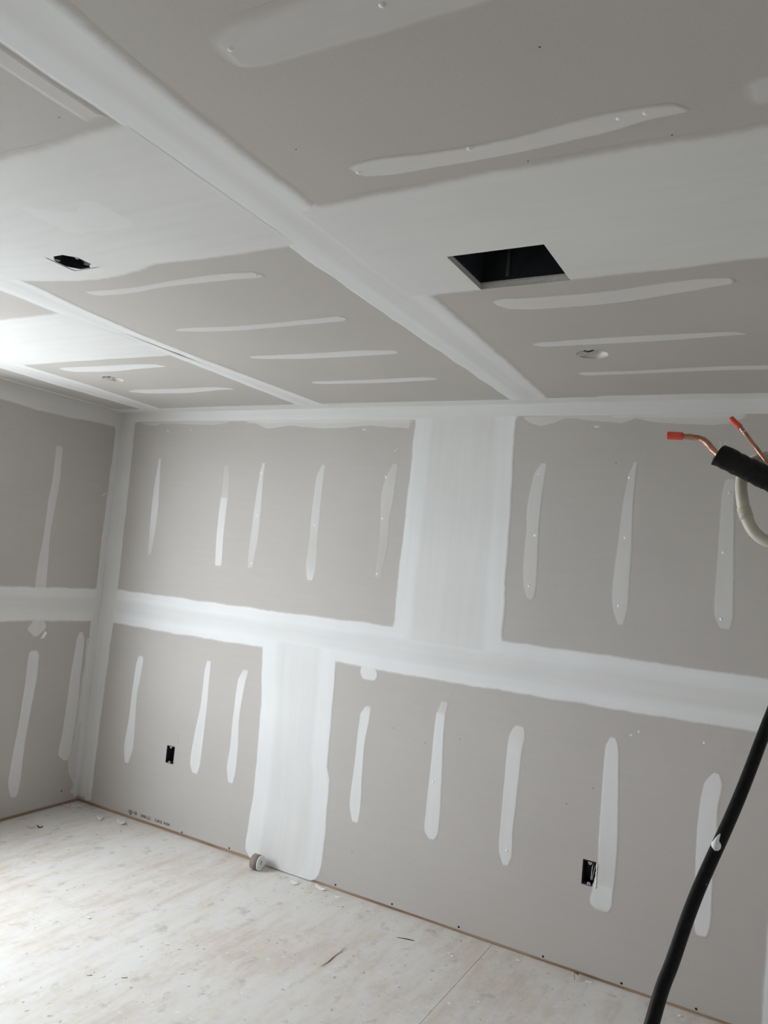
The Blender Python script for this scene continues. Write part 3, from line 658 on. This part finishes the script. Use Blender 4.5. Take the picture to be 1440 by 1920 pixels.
v = [bm.verts.new(LEFT.at(a, b, h)) for a, b, h in ((-0.382, 1.066, 0.001), (-0.374, 1.052, 0.012), (-0.392, 1.028, 0.014), (-0.408, 1.018, 0.002), (-0.396, 1.045, 0.003))]
bm.faces.new(v); link('loose_flake', bm, 'gypsum', wall_left)

# ------------------------------------------------------------------ joint compound: ceiling (a = x, b = y)
def seam(rows, **kw):    # (y, left, right)
    return compound('joint_compound', ceiling, CEIL, [((l+r)/2, y, (r-l)/2, 0.96) for y, l, r in rows], rnd=False, ends=(False, False), **kw)
seam([(-0.05, 2.640, 2.84), (-0.6, 2.640, 2.86), (-1.0, 2.640, 2.872), (-1.37, 2.640, 2.880), (-1.8, 2.646, 2.862), (-2.0, 2.65, 2.857), (-2.42, 2.664, 2.850), (-2.55, 2.662, 2.852), (-2.66, 2.662, 2.859), (YF, 2.66, 2.86)],
     thick=0.0010, feather=(0.012, 0.03), jag=0.004, wide=0.06, seed=10, step=0.025)
seam([(-0.05, 1.430, 1.618), (-0.4, 1.43, 1.60), (-1.03, 1.436, 1.566), (-1.3, 1.43, 1.565), (-1.6, 1.42, 1.585), (-1.83, 1.425, 1.62), (YF, 1.43, 1.61)],
     thick=0.0010, feather=(0.02, 0.02), jag=0.003, wide=0.04, seed=11, step=0.025)
seam([(-0.05, 0.243, 0.43), (-0.3, 0.24, 0.45), (-0.7, 0.235, 0.486), (-1.04, 0.255, 0.483), (YF, 0.25, 0.48)], thick=0.0010, feather=(0.02, 0.02), jag=0.003, wide=0.04, seed=12, step=0.025)
seam([(-0.05, 3.86, 4.08), (YF, 3.86, 4.08)], thick=0.001, feather=(0.02, 0.02), wide=0.05, seed=13)
def butt(rows, **kw):    # (x, low y, high y)
    return compound('joint_compound', ceiling, CEIL, edges_h(rows, 0.96), rnd=False, ends=(False, False), **kw)
butt([(2.80, -2.005, -1.388), (3.028, -2.008, -1.390)], thick=0.0012, feather=(0.03, 0.03), jag=0.004, seed=14)
butt([(3.027, -2.008, -1.647), (3.287, -2.015, -1.647)], thick=0.0012, feather=(0.03, 0), jag=0.002, seed=14)
butt([(3.287, -2.015, -1.395), (3.77, -2.004, -1.405), (3.9, -2.0, -1.405)], thick=0.0012, feather=(0.03, 0.03), jag=0.004, seed=14)
butt([(1.57, -2.42, -1.86), (1.66, -2.42, -1.833), (1.8, -2.42, -1.79), (1.876, -2.42, -1.783)], thick=0.0012, feather=(0.03, 0.03), jag=0.004, seed=15)
butt([(1.876, -2.42, -1.98), (1.982, -2.42, -1.98)], thick=0.0012, feather=(0.03, 0), jag=0.0, seed=15)
butt([(1.876, -1.876, -1.783), (1.982, -1.876, -1.786)], thick=0.0012, feather=(0, 0.03), jag=0.0, seed=15)
butt([(1.982, -2.42, -1.786), (2.034, -2.42, -1.79), (2.179, -2.42, -1.819), (2.4, -2.42, -1.812), (2.68, -2.42, -1.806)], thick=0.0012, feather=(0.03, 0.03), jag=0.004, seed=15)
jp = sheet('joint_compound', ceiling, Plane(lambda a, b: (a, b, H-0.0010), (0, 0, -1)), 1.860, 1.998, -1.997, -1.859, 0.0009, [ngon_hole(*JBOX, 0.0535, 8, math.pi/8)])
jp.data.materials.clear(); jp.data.materials.append(M['mud_plain']); jp.data.materials.append(M['mud_plain'])
butt([(0.45, -1.61, -1.040), (0.9, -1.606, -1.035), (1.46, -1.603, -1.028)], thick=0.0012, feather=(0.03, 0.02), jag=0.004, seed=16)
for s_, rows in ((17, [(0.0, -0.105, 0), (0.5, -0.099, 0), (1.2, -0.108, 0), (1.47, -0.11, 0), (2.66, -0.091, 0), (3.05, -0.098, 0), (3.06, -0.112, 0), (3.23, -0.108, 0), (3.5, -0.1, 0), (3.62, -0.09, 0), (XR, -0.08, 0)]),):
    compound('corner_compound', ceiling, CEIL, edges_h(rows), rnd=False, ends=(False, False), thick=0.0013, feather=(0.008, 0), jag=0.003, seed=s_)
compound('corner_compound', ceiling, CEIL, [(0.03, y, hw, 0.97) for y, hw in ((-0.02, 0.022), (-0.5, 0.026), (-0.9, 0.03), (YF, 0.03))], rnd=False, ends=(False, False), thick=0.0012, feather=(0.006, 0.006), jag=0.002, seed=18)
cst = []
for k, rows in enumerate(CEIL_STRIPS):
    cst.append(compound('screw_row_compound', ceiling, CEIL, rows, mat='mud_strip', thick=0.0006, feather=(0.010, 0.010), jag=0.002, seed=80+k, step=0.015, endfeather=0.012))
FAINT = [(3.0, -2.492, 0.042, 0.28), (3.1, -2.495, 0.052, 0.3), (3.4, -2.495, 0.052, 0.3), (3.68, -2.495, 0.045, 0.3)]
cst.append(compound('screw_row_compound', ceiling, CEIL, FAINT, mat='mud_strip', thick=0.0006, feather=(0.025, 0.012), jag=0.003, seed=95))
cst.append(compound('screw_row_compound', ceiling, CEIL, [(3.755, -2.09, 0.04, 0.4), (4.0, -2.09, 0.045, 0.5), (4.3, -2.09, 0.045, 0.5)], mat='mud_strip', thick=0.0006, feather=(0.02, 0.02), jag=0.003, seed=96))
ALLC = CEIL_STRIPS + [FAINT]
for a, b in CEIL_DOTS: dot('screw_spot', cst[nearest(ALLC, a, b, lambda r: r)], CEIL, a, b, 0.0058, 'white_dot', h=0.0042)
for a, b in CEIL_SPECKS: dot('screw_dimple', ceiling, CEIL, a, b, 0.0018, 'screw', h=0.0004, dome=0.0003)
# thin wipe beside the seam
compound('smeared_compound', ceiling, CEIL, [(2.635, -2.43, 0.03, 0.3), (2.63, -2.66, 0.03, 0.25), (2.63, -3.1, 0.03, 0.25)], mat='mud_strip', thick=0.0004, feather=(0.012, 0.012), rnd=False, seed=97)
# later, whiter passes over the wide joints
for a0, b0, a1, b1, hw, op in ((1.95, -2.16, 2.5, -2.1, 0.13, 0.5), (1.55, -2.22, 2.0, -2.25, 0.15, 0.6)):
    rows_ = [(a0+(a1-a0)*k/6, b0+(b1-b0)*k/6+0.02*math.sin(k*1.9+a0), hw*(0.35, 0.8, 1.0, 0.9, 1.05, 0.75, 0.3)[k], op*(0.2, 0.7, 1, 0.8, 1, 0.6, 0.1)[k]) for k in range(7)]
    compound('smeared_compound', ceiling, CEIL, rows_, mat='mud_pale', thick=0.0012, feather=(0.10, 0.10), jag=0.012, seed=int(a0*100), endfeather=0.18)

for q_ in QUEUE: spread(*q_)

# ------------------------------------------------------------------ duct boot in the ceiling
x, y = DUCT; w, d = 0.258, 0.240
t = empty('duct_boot', (x, y, H+TC)); tag(t, 'open rectangular duct boot, inside coloured dark for shade, cut into the ceiling', 'air duct')
z0, z1 = H+TC*0.55, H+0.30
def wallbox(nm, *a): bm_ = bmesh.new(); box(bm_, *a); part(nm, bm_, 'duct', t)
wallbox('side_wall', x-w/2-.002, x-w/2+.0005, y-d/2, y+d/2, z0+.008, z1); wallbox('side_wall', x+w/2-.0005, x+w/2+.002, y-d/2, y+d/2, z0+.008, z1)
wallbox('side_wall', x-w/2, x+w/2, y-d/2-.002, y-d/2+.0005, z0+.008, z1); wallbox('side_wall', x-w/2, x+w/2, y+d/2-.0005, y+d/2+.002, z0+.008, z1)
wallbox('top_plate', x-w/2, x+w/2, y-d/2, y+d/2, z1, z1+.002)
bm = bmesh.new(); tube(bm, [Vector((x-0.05, y+d/2-0.004, z0+.02)), Vector((x-0.055, y+d/2-0.006, z1-.01))], 0.006, 10); part('reflection_fold', bm, 'duct', t, True)  # added ridge, stands in for a faint vertical reflection inside the duct
bm = bmesh.new(); box(bm, x-w/2-.02, x+w/2+.02, y+d/2-.003, y+d/2+.0005, H+TC, H+TC+0.003); part('flange', bm, 'galv', t, label='bare steel flange')

# ------------------------------------------------------------------ ceiling junction box
x, y = JBOX
t = empty('junction_box', (x, y, H+0.02)); tag(t, 'black octagonal junction box set in the ceiling', 'junction box')
def octa(bm, r0, r1, za, zb, cap=None, n=8, ph=math.pi/8, cx_=None, cy_=None):
    X, Y = (x, y) if cx_ is None else (cx_, cy_)
    a = [bm.verts.new((X+r0*math.cos(2*math.pi*k/n+ph), Y+r0*math.sin(2*math.pi*k/n+ph), za)) for k in range(n)]
    b = [bm.verts.new((X+r1*math.cos(2*math.pi*k/n+ph), Y+r1*math.sin(2*math.pi*k/n+ph), zb)) for k in range(n)]
    for k in range(n): bm.faces.new((a[k], a[(k+1) % n], b[(k+1) % n], b[k]))
    if cap: bm.faces.new(b)
    return a, b
bm = bmesh.new(); octa(bm, 0.0515, 0.0515, H-0.001, H+0.055, True); octa(bm, 0.0535, 0.0535, H-0.001, H+0.057, True); octa(bm, 0.0515, 0.0535, H-0.001, H-0.001)
part('shell', bm, 'black_plastic', t)
for sx, sy in ((1, 0.75), (-1, -0.75)):
    bm = bmesh.new(); cxx, cyy = x+0.034*sx, y+0.034*sy
    octa(bm, 0.009, 0.009, H-0.0015, H+0.02, True, 10, 0, cxx, cyy); octa(bm, 0.0001, 0.009, H-0.0015, H-0.0015, None, 10, 0, cxx, cyy)
    part('screw_ear', bm, 'dark_blue_plastic', t)
bm = bmesh.new(); tube(bm, catmull([(x-.02, y+.01, H+.055), (x, y+.02, H+.02), (x+.018, y-.005, H+.012), (x+.03, y-.02, H+.03), (x+.035, y-.015, H+.055)], 6), 0.0022, 8)
part('wire', bm, 'white_plastic', t, True, 'white wire end')
bm = bmesh.new(); box(bm, x+.040, x+.066, y+.006, y+.03, H-0.0012, H+0.010); part('mounting_tab', bm, 'dark_blue_plastic', t)

# ------------------------------------------------------------------ holes for pot lights
def pot(c, r, label):
    global x, y
    x, y = c
    t = empty('recessed_light', (x, y, H+TC)); tag(t, label, 'recessed light', 'recessed light holes')
    bm = bmesh.new(); octa(bm, r*1.0, r*1.0, H+TC*0.5, H+0.05, True, 24, 0); octa(bm, r*1.04, r*1.04, H+TC*0.5, H+0.052, True, 24, 0)
    part('housing', bm, 'white_plastic', t, True)
    bm = bmesh.new()
    tube(bm, catmull([(x-r*.8, y+.01, H+.045), (x-r*.5, y-r*.2, H+.012), (x-.005, y-r*.35, H+.006), (x+.012, y-r*.1, H+.02), (x+.01, y+.02, H+.048)], 6), 0.003, 8)
    part('cable', bm, 'dark_blue_plastic', t, True, 'dark cable end')
    bm = bmesh.new()      # torn paper left hanging at the cut
    v = [bm.verts.new(p) for p in ((x-r*.99, y-r*.1, H-.0005), (x-r*.70, y-r*.68, H-.0005), (x-r*.28, y-r*.45, H+.004), (x-r*.3, y+r*.1, H+.008), (x-r*.62, y+r*.5, H+.004), (x-r*.93, y+r*.3, H-.0005))]
    bm.faces.new(v); part('paper_flap', bm, 'paper', t)
pot(LITE1, 0.0545, 'round white pot light hole in the ceiling nearer the duct opening')
pot(LITE2, 0.0515, 'round white pot light hole in the ceiling near the short wall')

# ------------------------------------------------------------------ outlet boxes in the long wall
def outlet(c, mat, label, wire, lip):
    X, Z = c; w, h, dp = 0.058, 0.096, 0.07
    t = empty('outlet_box', (X, 0.03, Z)); tag(t, label, 'outlet box')
    bm = bmesh.new(); f = -0.0005
    box(bm, X-w/2, X-w/2+.0015, f, dp, Z-h/2, Z+h/2); box(bm, X+w/2-.0015, X+w/2, f, dp, Z-h/2, Z+h/2)
    box(bm, X-w/2, X+w/2, f, dp, Z-h/2, Z-h/2+.0015); box(bm, X-w/2, X+w/2, f, dp, Z+h/2-.0015, Z+h/2); box(bm, X-w/2, X+w/2, dp-.002, dp, Z-h/2, Z+h/2)
    part('shell', bm, mat, t)
    for s in (1, -1):
        bm = bmesh.new(); zc = Z+s*(h/2-.006)
        v = [bm.verts.new((X+a, b, zc+s*cz)) for b in (f-.0008, f+.001) for a, cz in ((-.009, .004), (.009, .004), (.004, -.006), (-.004, -.006))]
        for q in ((0, 1, 2, 3), (7, 6, 5, 4), (0, 4, 5, 1), (1, 5, 6, 2), (2, 6, 7, 3), (3, 7, 4, 0)): bm.faces.new([v[i] for i in q])
        part('mounting_ear', bm, 'galv', t, label='steel screw ear')
        bm = bmesh.new(); tube(bm, [Vector((X, f-.0016, zc-s*.001)), Vector((X, f+.001, zc-s*.001))], 0.0022, 8); part('ear_screw', bm, 'screw', t)
    if wire:
        for k, (x0, x1, r) in enumerate(((.006, .009, .0016), (.010, .020, .0012))):
            bm = bmesh.new(); tube(bm, catmull([(X+x0, dp-.003, Z-h/2+.012), (X+x0, .012, Z-h/2+.02), (X+(x0+x1)/2, .008, Z), (X+x1, .014, Z+h/2-.018), (X+x1, dp-.003, Z+h/2-.012)], 6), r, 8)
            part('wire', bm, 'ivory', t, True, 'pale cable in the box')
    if lip:
        rows = [(X+w/2-.001+a, Z-h/2-.006+(h+.008)*k/10, b) for k, (a, b) in enumerate(zip((0, .002, .001, .003, .001, .002, 0, .002, .001, .002, 0), (.0035, .005, .003, .0045, .003, .004, .0045, .003, .004, .005, .003)))]
        bm = bmesh.new()
        path = [Vector((a, -.0012, b)) for a, b, r in rows]; rr = [r for a, b, r in rows]
        tube(bm, path, lambda i, q: rr[i]*0.75, 8)
        part('compound_lip', bm, 'gypsum', t, True, 'rough rim of white compound')
    return t
outlet(OUT1, 'dark_blue_plastic', 'open outlet box in the drywall next to the taped corner', False, False)
outlet(OUT2, 'black_plastic', 'open black outlet box beside a filled strip, rimmed with white compound', True, True)

# ------------------------------------------------------------------ refrigerant lines and hoses coming out of the right wall
V = Vector
def to_wall(pts_):
    a, b = V(pts_[-2]), V(pts_[-1]); d = b-a
    return [V(p) for p in pts_]+[b+d*((XR+0.001-b.x)/d.x)]
t = empty('insulated_refrigerant_line', SLEEVE[1]); tag(t, 'copper pipe with red plastic cap sticking out of black foam sleeve', 'pipe', 'pipes out of the right wall')
pa = catmull(to_wall(COPPER_A), 6)
bm = bmesh.new(); tube(bm, pa, lambda i, q: 0.0049*(1+0.05*math.sin(i*1.3)), 14); part('copper_pipe', bm, 'copper', t, True)
bm = bmesh.new(); cp = catmull(COPPER_A[:3], 6); tube(bm, [cp[0]-(cp[1]-cp[0])*0.9]+cp, lambda i, q: 0.0064 if i > 0 else 0.0054, 16)
part('end_cap', bm, 'orange', t, True, 'orange-red plastic cap')
bm = bmesh.new()
ps = catmull(to_wall(SLEEVE), 10)
r_out = tube(bm, [p.lerp(q, k_/3) for p, q in zip(ps, ps[1:]) for k_ in range(3)]+[ps[-1]], lambda i, q: 0.0172*(0.80, 0.90, 0.96, 1.0)[min(i, 3)]*(1+0.05*noise.noise((i*0.9, 0, 0))), 22, cap=False)
# mouth: rolled rim and hollow inside
inn = tube(bm, [ps[0]+(ps[1]-ps[0])*0.2, ps[3], ps[8]], 0.0105, 22, cap=False)
for k in range(22): bm.faces.new((r_out[0][k], r_out[0][(k+1) % 22], inn[0][(k+1) % 22], inn[0][k]))
for v_ in bm.verts: v_.co += V((0, 0, 1))*0.0016*noise.noise(v_.co*120) + V((0.3, 0.5, 0))*0.0014*noise.noise(v_.co*160)
part('foam_sleeve', bm, 'foam', t, True, 'wrinkled black foam sleeve')

t = empty('bare_refrigerant_line', COPPER_B[4]); tag(t, 'thin bare copper pipe with red cap rising behind the black sleeve', 'pipe', 'pipes out of the right wall')
pb = catmull(COPPER_B + [(3.87, -2.06, 1.83), (4.1, -1.98, 1.80), (XR+.02, -1.95, 1.79)], 6)
bm = bmesh.new(); tube(bm, pb, 0.0033, 12); part('copper_pipe', bm, 'copper', t, True)
bm = bmesh.new(); cp = catmull(COPPER_B[:3], 6); tube(bm, [cp[0]-(cp[1]-cp[0])*0.9]+cp, lambda i, q: 0.0047 if i > 0 else 0.004, 14)
part('end_cap', bm, 'orange', t, True, 'orange-red plastic cap')

t = empty('drain_hose', DRAIN[6]); tag(t, 'ivory plastic drain hose looped below the black foam sleeve', 'hose')
pd = catmull([(XR-.004, -1.9, 1.83), (4.3, -1.91, 1.83), (4.1, -1.95, 1.83)] + DRAIN + [(4.0, -2.13, 1.70), (4.15, -2.20, 1.58), (4.25, -2.24, 1.25), (4.28, -2.25, 0.6), (4.28, -2.25, 0.02)], 10)
i0 = 3*10
bm = bmesh.new(); tube(bm, pd, 0.0088, 18); part('hose_body', bm, 'ivory', t, True)
def corrugate(a, b):
    seg = []
    for p, q in zip(pd[a:b], pd[a+1:b+1]):
        for k in range(6): seg.append(p.lerp(q, k/6))
    bm_ = bmesh.new(); tube(bm_, seg, lambda i, q: 0.0089+0.0015*(0.5+0.5*math.sin(i*1.05)), 18, cap=False)
    part('corrugation', bm_, 'ivory', t, True, 'ribbed section')
corrugate(i0+2, i0+36)
corrugate(i0+67, i0+74)

bm = bmesh.new(); tube(bm, catmull(STRING, 6), 0.0006, 6)
s0 = V(STRING[1])
for dx in ((0.004, 0.0, 0.004), (0.007, 0.002, 0.003), (-0.002, 0.003, 0.006)):
    tube(bm, catmull([s0, s0+V(dx)*0.6+V((0, 0, .001)), s0+V(dx)*1.6], 4), 0.0004, 5)
o = link('thread', bm, 'thread', None, True); tag(o, 'frayed white thread between the copper pipe and black sleeve', 'thread')

t = empty('black_hose', (3.66, -2.52, 0.0)); tag(t, 'long black rubber hose hanging down in front of the wall', 'hose')
ph = catmull([(XR-.002, -1.50, 1.86), (4.25, -1.52, 1.86), (4.04, -1.58, 1.79), (3.90, -1.71, 1.64)] + HOSE + [(3.69, -2.42, 0.80), (3.665, -2.60, 0.50), (3.66, -2.68, 0.22), (3.70, -2.70, 0.06), (3.85, -2.72, 0.0105), (4.1, -2.85, 0.0105)], 8)
bm = bmesh.new(); tube(bm, ph, 0.0100, 18); part('hose_body', bm, 'hose', t, True)
b0, b1 = V(BLOB[0]), V(BLOB[1])
bm = bmesh.new()
pth = catmull([b0+V((.004, .002, .010)), b0, b0.lerp(b1, .5), b1, b1+V((-.001, 0, -.004))], 5)
prof = [0.0006, 0.0012, 0.0018, 0.0024, 0.003, 0.0036, 0.0042, 0.005, 0.0058, 0.0066, 0.007, 0.0072, 0.0072, 0.007, 0.0066, 0.006, 0.0052, 0.0044, 0.0034, 0.0022, 0.001]
tube(bm, pth, lambda i, q: prof[i], 12); part('compound_blob', bm, 'tape_paper', t, True, 'blob of white compound')
for k, (i, ang) in enumerate(((43, .5), (47, 1.0), (60, .3), (66, 1.2), (72, .8), (78, .4))):
    p = ph[i] - CW*0.0098 + CR*(ang-.7)*0.006
    bm = bmesh.new(); bmesh.ops.create_icosphere(bm, subdivisions=1, radius=0.0011, matrix=Matrix.Translation(p)); part('compound_speck', bm, 'gypsum', t)

# ------------------------------------------------------------------ roll of paper tape on the floor by the wall
rc, rr, rl = V((1.462, -0.066, 0.0375)), 0.0375, 0.046
ax = V((1.0, 0.03, 0)).normalized()
t = empty('tape_roll', (rc.x, rc.y, 0)); tag(t, 'nearly used roll of paper drywall tape lying against the wall foot', 'tape roll')
up = V((0, 0, 1)); sd = ax.cross(up)
def ring_prism(r0, r1, l0, l1, n=36, twist=0.0, wob=0.0):
    bm_ = bmesh.new(); R_ = []
    for L_, r in ((l0, r1), (l1, r1), (l1, r0), (l0, r0)):
        R_.append([bm_.verts.new(rc+ax*L_+(sd*math.cos(a)+up*math.sin(a))*(r+wob*math.sin(3*a+twist))) for a in (2*math.pi*k/n for k in range(n))])
    for A, B in zip(R_, R_[1:]+R_[:1]):
        for k in range(n): bm_.faces.new((A[k], A[(k+1) % n], B[(k+1) % n], B[k]))
    return bm_
part('paper_winding', ring_prism(0.0140, rr-0.0006, -rl/2, rl/2), 'tape_paper', t)
part('outer_wrap', ring_prism(rr-0.0007, rr, -rl/2-.0005, rl/2-.004), 'kraft', t, True, 'brown outer layer')
part('core', ring_prism(0.0125, 0.0141, -rl/2, rl/2+.0012), 'tape_paper', t)
for k, r in enumerate((0.020, 0.027)):
    part('winding_edge', ring_prism(r, r+0.0016, rl/2-.001, rl/2+.0012, wob=0.0004, twist=k), 'tape_paper', t)

# ------------------------------------------------------------------ litter on the floor
def chip(name, x, y, lx, ly, th, rot, mat, label, cat, group, curl=0.0, seed=0):
    rnd = random.Random(seed); bm = bmesh.new(); n = 9
    prof = [(1+rnd.uniform(-.28, .2)) for _ in range(n)]
    ca, sa = math.cos(rot), math.sin(rot); top, bot = [], []
    for k in range(n):
        a = 2*math.pi*k/n; u = lx/2*math.cos(a)*prof[k]; v_ = ly/2*math.sin(a)*prof[k]
        z = curl*(u/(lx/2))**2
        X, Y = u*ca-v_*sa, u*sa+v_*ca
        bot.append(bm.verts.new((X, Y, z))); top.append(bm.verts.new((X*.94, Y*.94, z+th*rnd.uniform(.7, 1.2))))
    ct = bm.verts.new((0, 0, th)); cb = bm.verts.new((0, 0, 0))
    for k in range(n):
        j = (k+1) % n
        bm.faces.new((bot[k], bot[j], top[j], top[k])); bm.faces.new((top[k], top[j], ct)); bm.faces.new((bot[j], bot[k], cb))
    o = link(name, bm, mat); o.location = (x, y, 0.0002)
    return tag(o, label, cat, group)
G1 = 'gypsum chips on the floor'
chip('gypsum_chip', 1.705, -0.072, .055, .022, .003, -.25, 'gypsum', 'flat white gypsum chip beside the tape roll', 'debris', G1, .004, 1)
chip('gypsum_chip', 1.835, -0.030, .075, .026, .003, -.35, 'gypsum', 'largest white gypsum chip, at the foot of the wide white joint', 'debris', G1, .004, 2)
chip('gypsum_chip', 1.958, -0.062, .042, .010, .002, .1, 'gypsum', 'thin white gypsum sliver near the wall foot', 'debris', G1, .003, 3)
chip('gypsum_chip', 0.485, -0.085, .080, .034, .006, .1, 'gypsum', 'curled scrap of drywall below the printed stamp', 'debris', G1, .022, 4)
chip('gypsum_chip', 0.352, -0.128, .04, .020, .004, .3, 'gypsum', 'small curled drywall scrap near the taped corner', 'debris', G1, .018, 5)
chip('gypsum_chip', 0.190, -0.462, .045, .020, .003, .9, 'paper_scrap', 'curled drywall scrap near the short wall', 'debris', G1, .014, 6)
chip('gypsum_chip', 0.222, -0.432, .040, .012, .004, .5, 'dark_sliver', 'dark curled paper scrap near the short wall', 'debris', G1, .012, 7)
chip('gypsum_chip', 0.262, -0.540, .04, .010, .002, .3, 'paper_scrap', 'small flat paper scrap on the floor near the short wall', 'debris', G1, .002, 8)
for k, (a, b, l, w_, ro) in enumerate(((0.030, -0.105, .06, .014, .2), (0.075, -0.075, .055, .012, .9), (0.06, -0.115, .045, .010, -.4), (0.115, -0.075, .05, .012, .1), (0.04, -0.065, .04, .014, 1.4), (0.15, -0.035, .03, .014, .2))):
    chip('gypsum_chip', a, b, l, w_, .004, ro, 'gypsum' if k % 3 else 'paper_scrap', 'white gypsum shaving heaped in the taped corner', 'debris', 'shavings in the corner', .008, 20+k)
OPEN_, SLV = 'tiny white gypsum crumb out on the open plywood', 'tiny white gypsum crumb scattered beside the thin gypsum sliver'
CR_ = [(1.711, -1.172, .022, .007, .9, OPEN_), (1.60, -1.24, .022, .006, .8, OPEN_), (1.66, -0.90, .02, .008, .3, OPEN_), (1.25, -0.95, .018, .010, .6, OPEN_),
       (1.973, -0.143, .012, .010, 0, SLV), (1.93, -0.16, .016, .012, .4, SLV), (2.03, -0.13, .010, .008, 0, SLV), (1.995, -0.60, .012, .009, .2, 'tiny white gypsum crumb near the long brown wood sliver'),
       (3.53, -0.051, .014, .012, 0, 'tiny white gypsum crumb at the wall foot behind the black hose'), (2.62, -0.20, .022, .012, .7, 'larger crumb of the pair next to the black splinter'),
       (2.64, -0.215, .016, .008, -.5, 'smaller crumb of the pair next to the black splinter'), (3.175, -0.035, .03, .010, .1, 'thin white crumb beside the wood shaving'), (2.88, -0.06, .022, .010, .2, 'white crumb at the wall foot between splinter and wood shaving')]
for k, (a, b, l, w_, ro, lab) in enumerate(CR_):
    chip('gypsum_crumb', a, b, l, w_, .003, ro, 'gypsum', lab, 'debris', 'crumbs on the floor', .001, 40+k)
bm = bmesh.new(); tube(bm, catmull([(2.247, -0.640, .003), (2.250, -0.59, .002), (2.247, -0.53, .002), (2.250, -0.470, .0035)], 5), lambda i, q: 0.0018*(1-abs(q-.5)*1.1), 6)
tag(link('wood_sliver', bm, 'sliver', None, True), 'long thin brown wood sliver lying on the plywood', 'debris')
bm = bmesh.new(); tube(bm, catmull([(2.375, -0.225, .002), (2.405, -0.214, .002), (2.435, -0.205, .002), (2.452, -0.200, .002)], 5), lambda i, q: 0.0022*(1-abs(q-.5)*1.2), 6)
tag(link('dark_splinter', bm, 'dark_sliver', None, True), 'short black splinter on the plywood near the wall', 'debris')
# a curl of wood shaving standing against the plate
bm = bmesh.new(); A_ = []
for k in range(9):
    a = math.pi*0.95*k/8
    for dz in (0, 1): A_.append(bm.verts.new((3.128+0.012*math.sin(a)*-1, -0.012-0.05*k/8, 0.001+0.022*math.sin(a)*.75+dz*.0+0.010*dz)))
for k in range(8): bm.faces.new((A_[2*k], A_[2*k+2], A_[2*k+3], A_[2*k+1]))
o = link('wood_shaving', bm, 'sliver', None, True); sm_ = o.modifiers.new('thickness', 'SOLIDIFY'); sm_.thickness = 0.0015
tag(o, 'brown curl of wood shaving standing at the wall foot', 'debris')
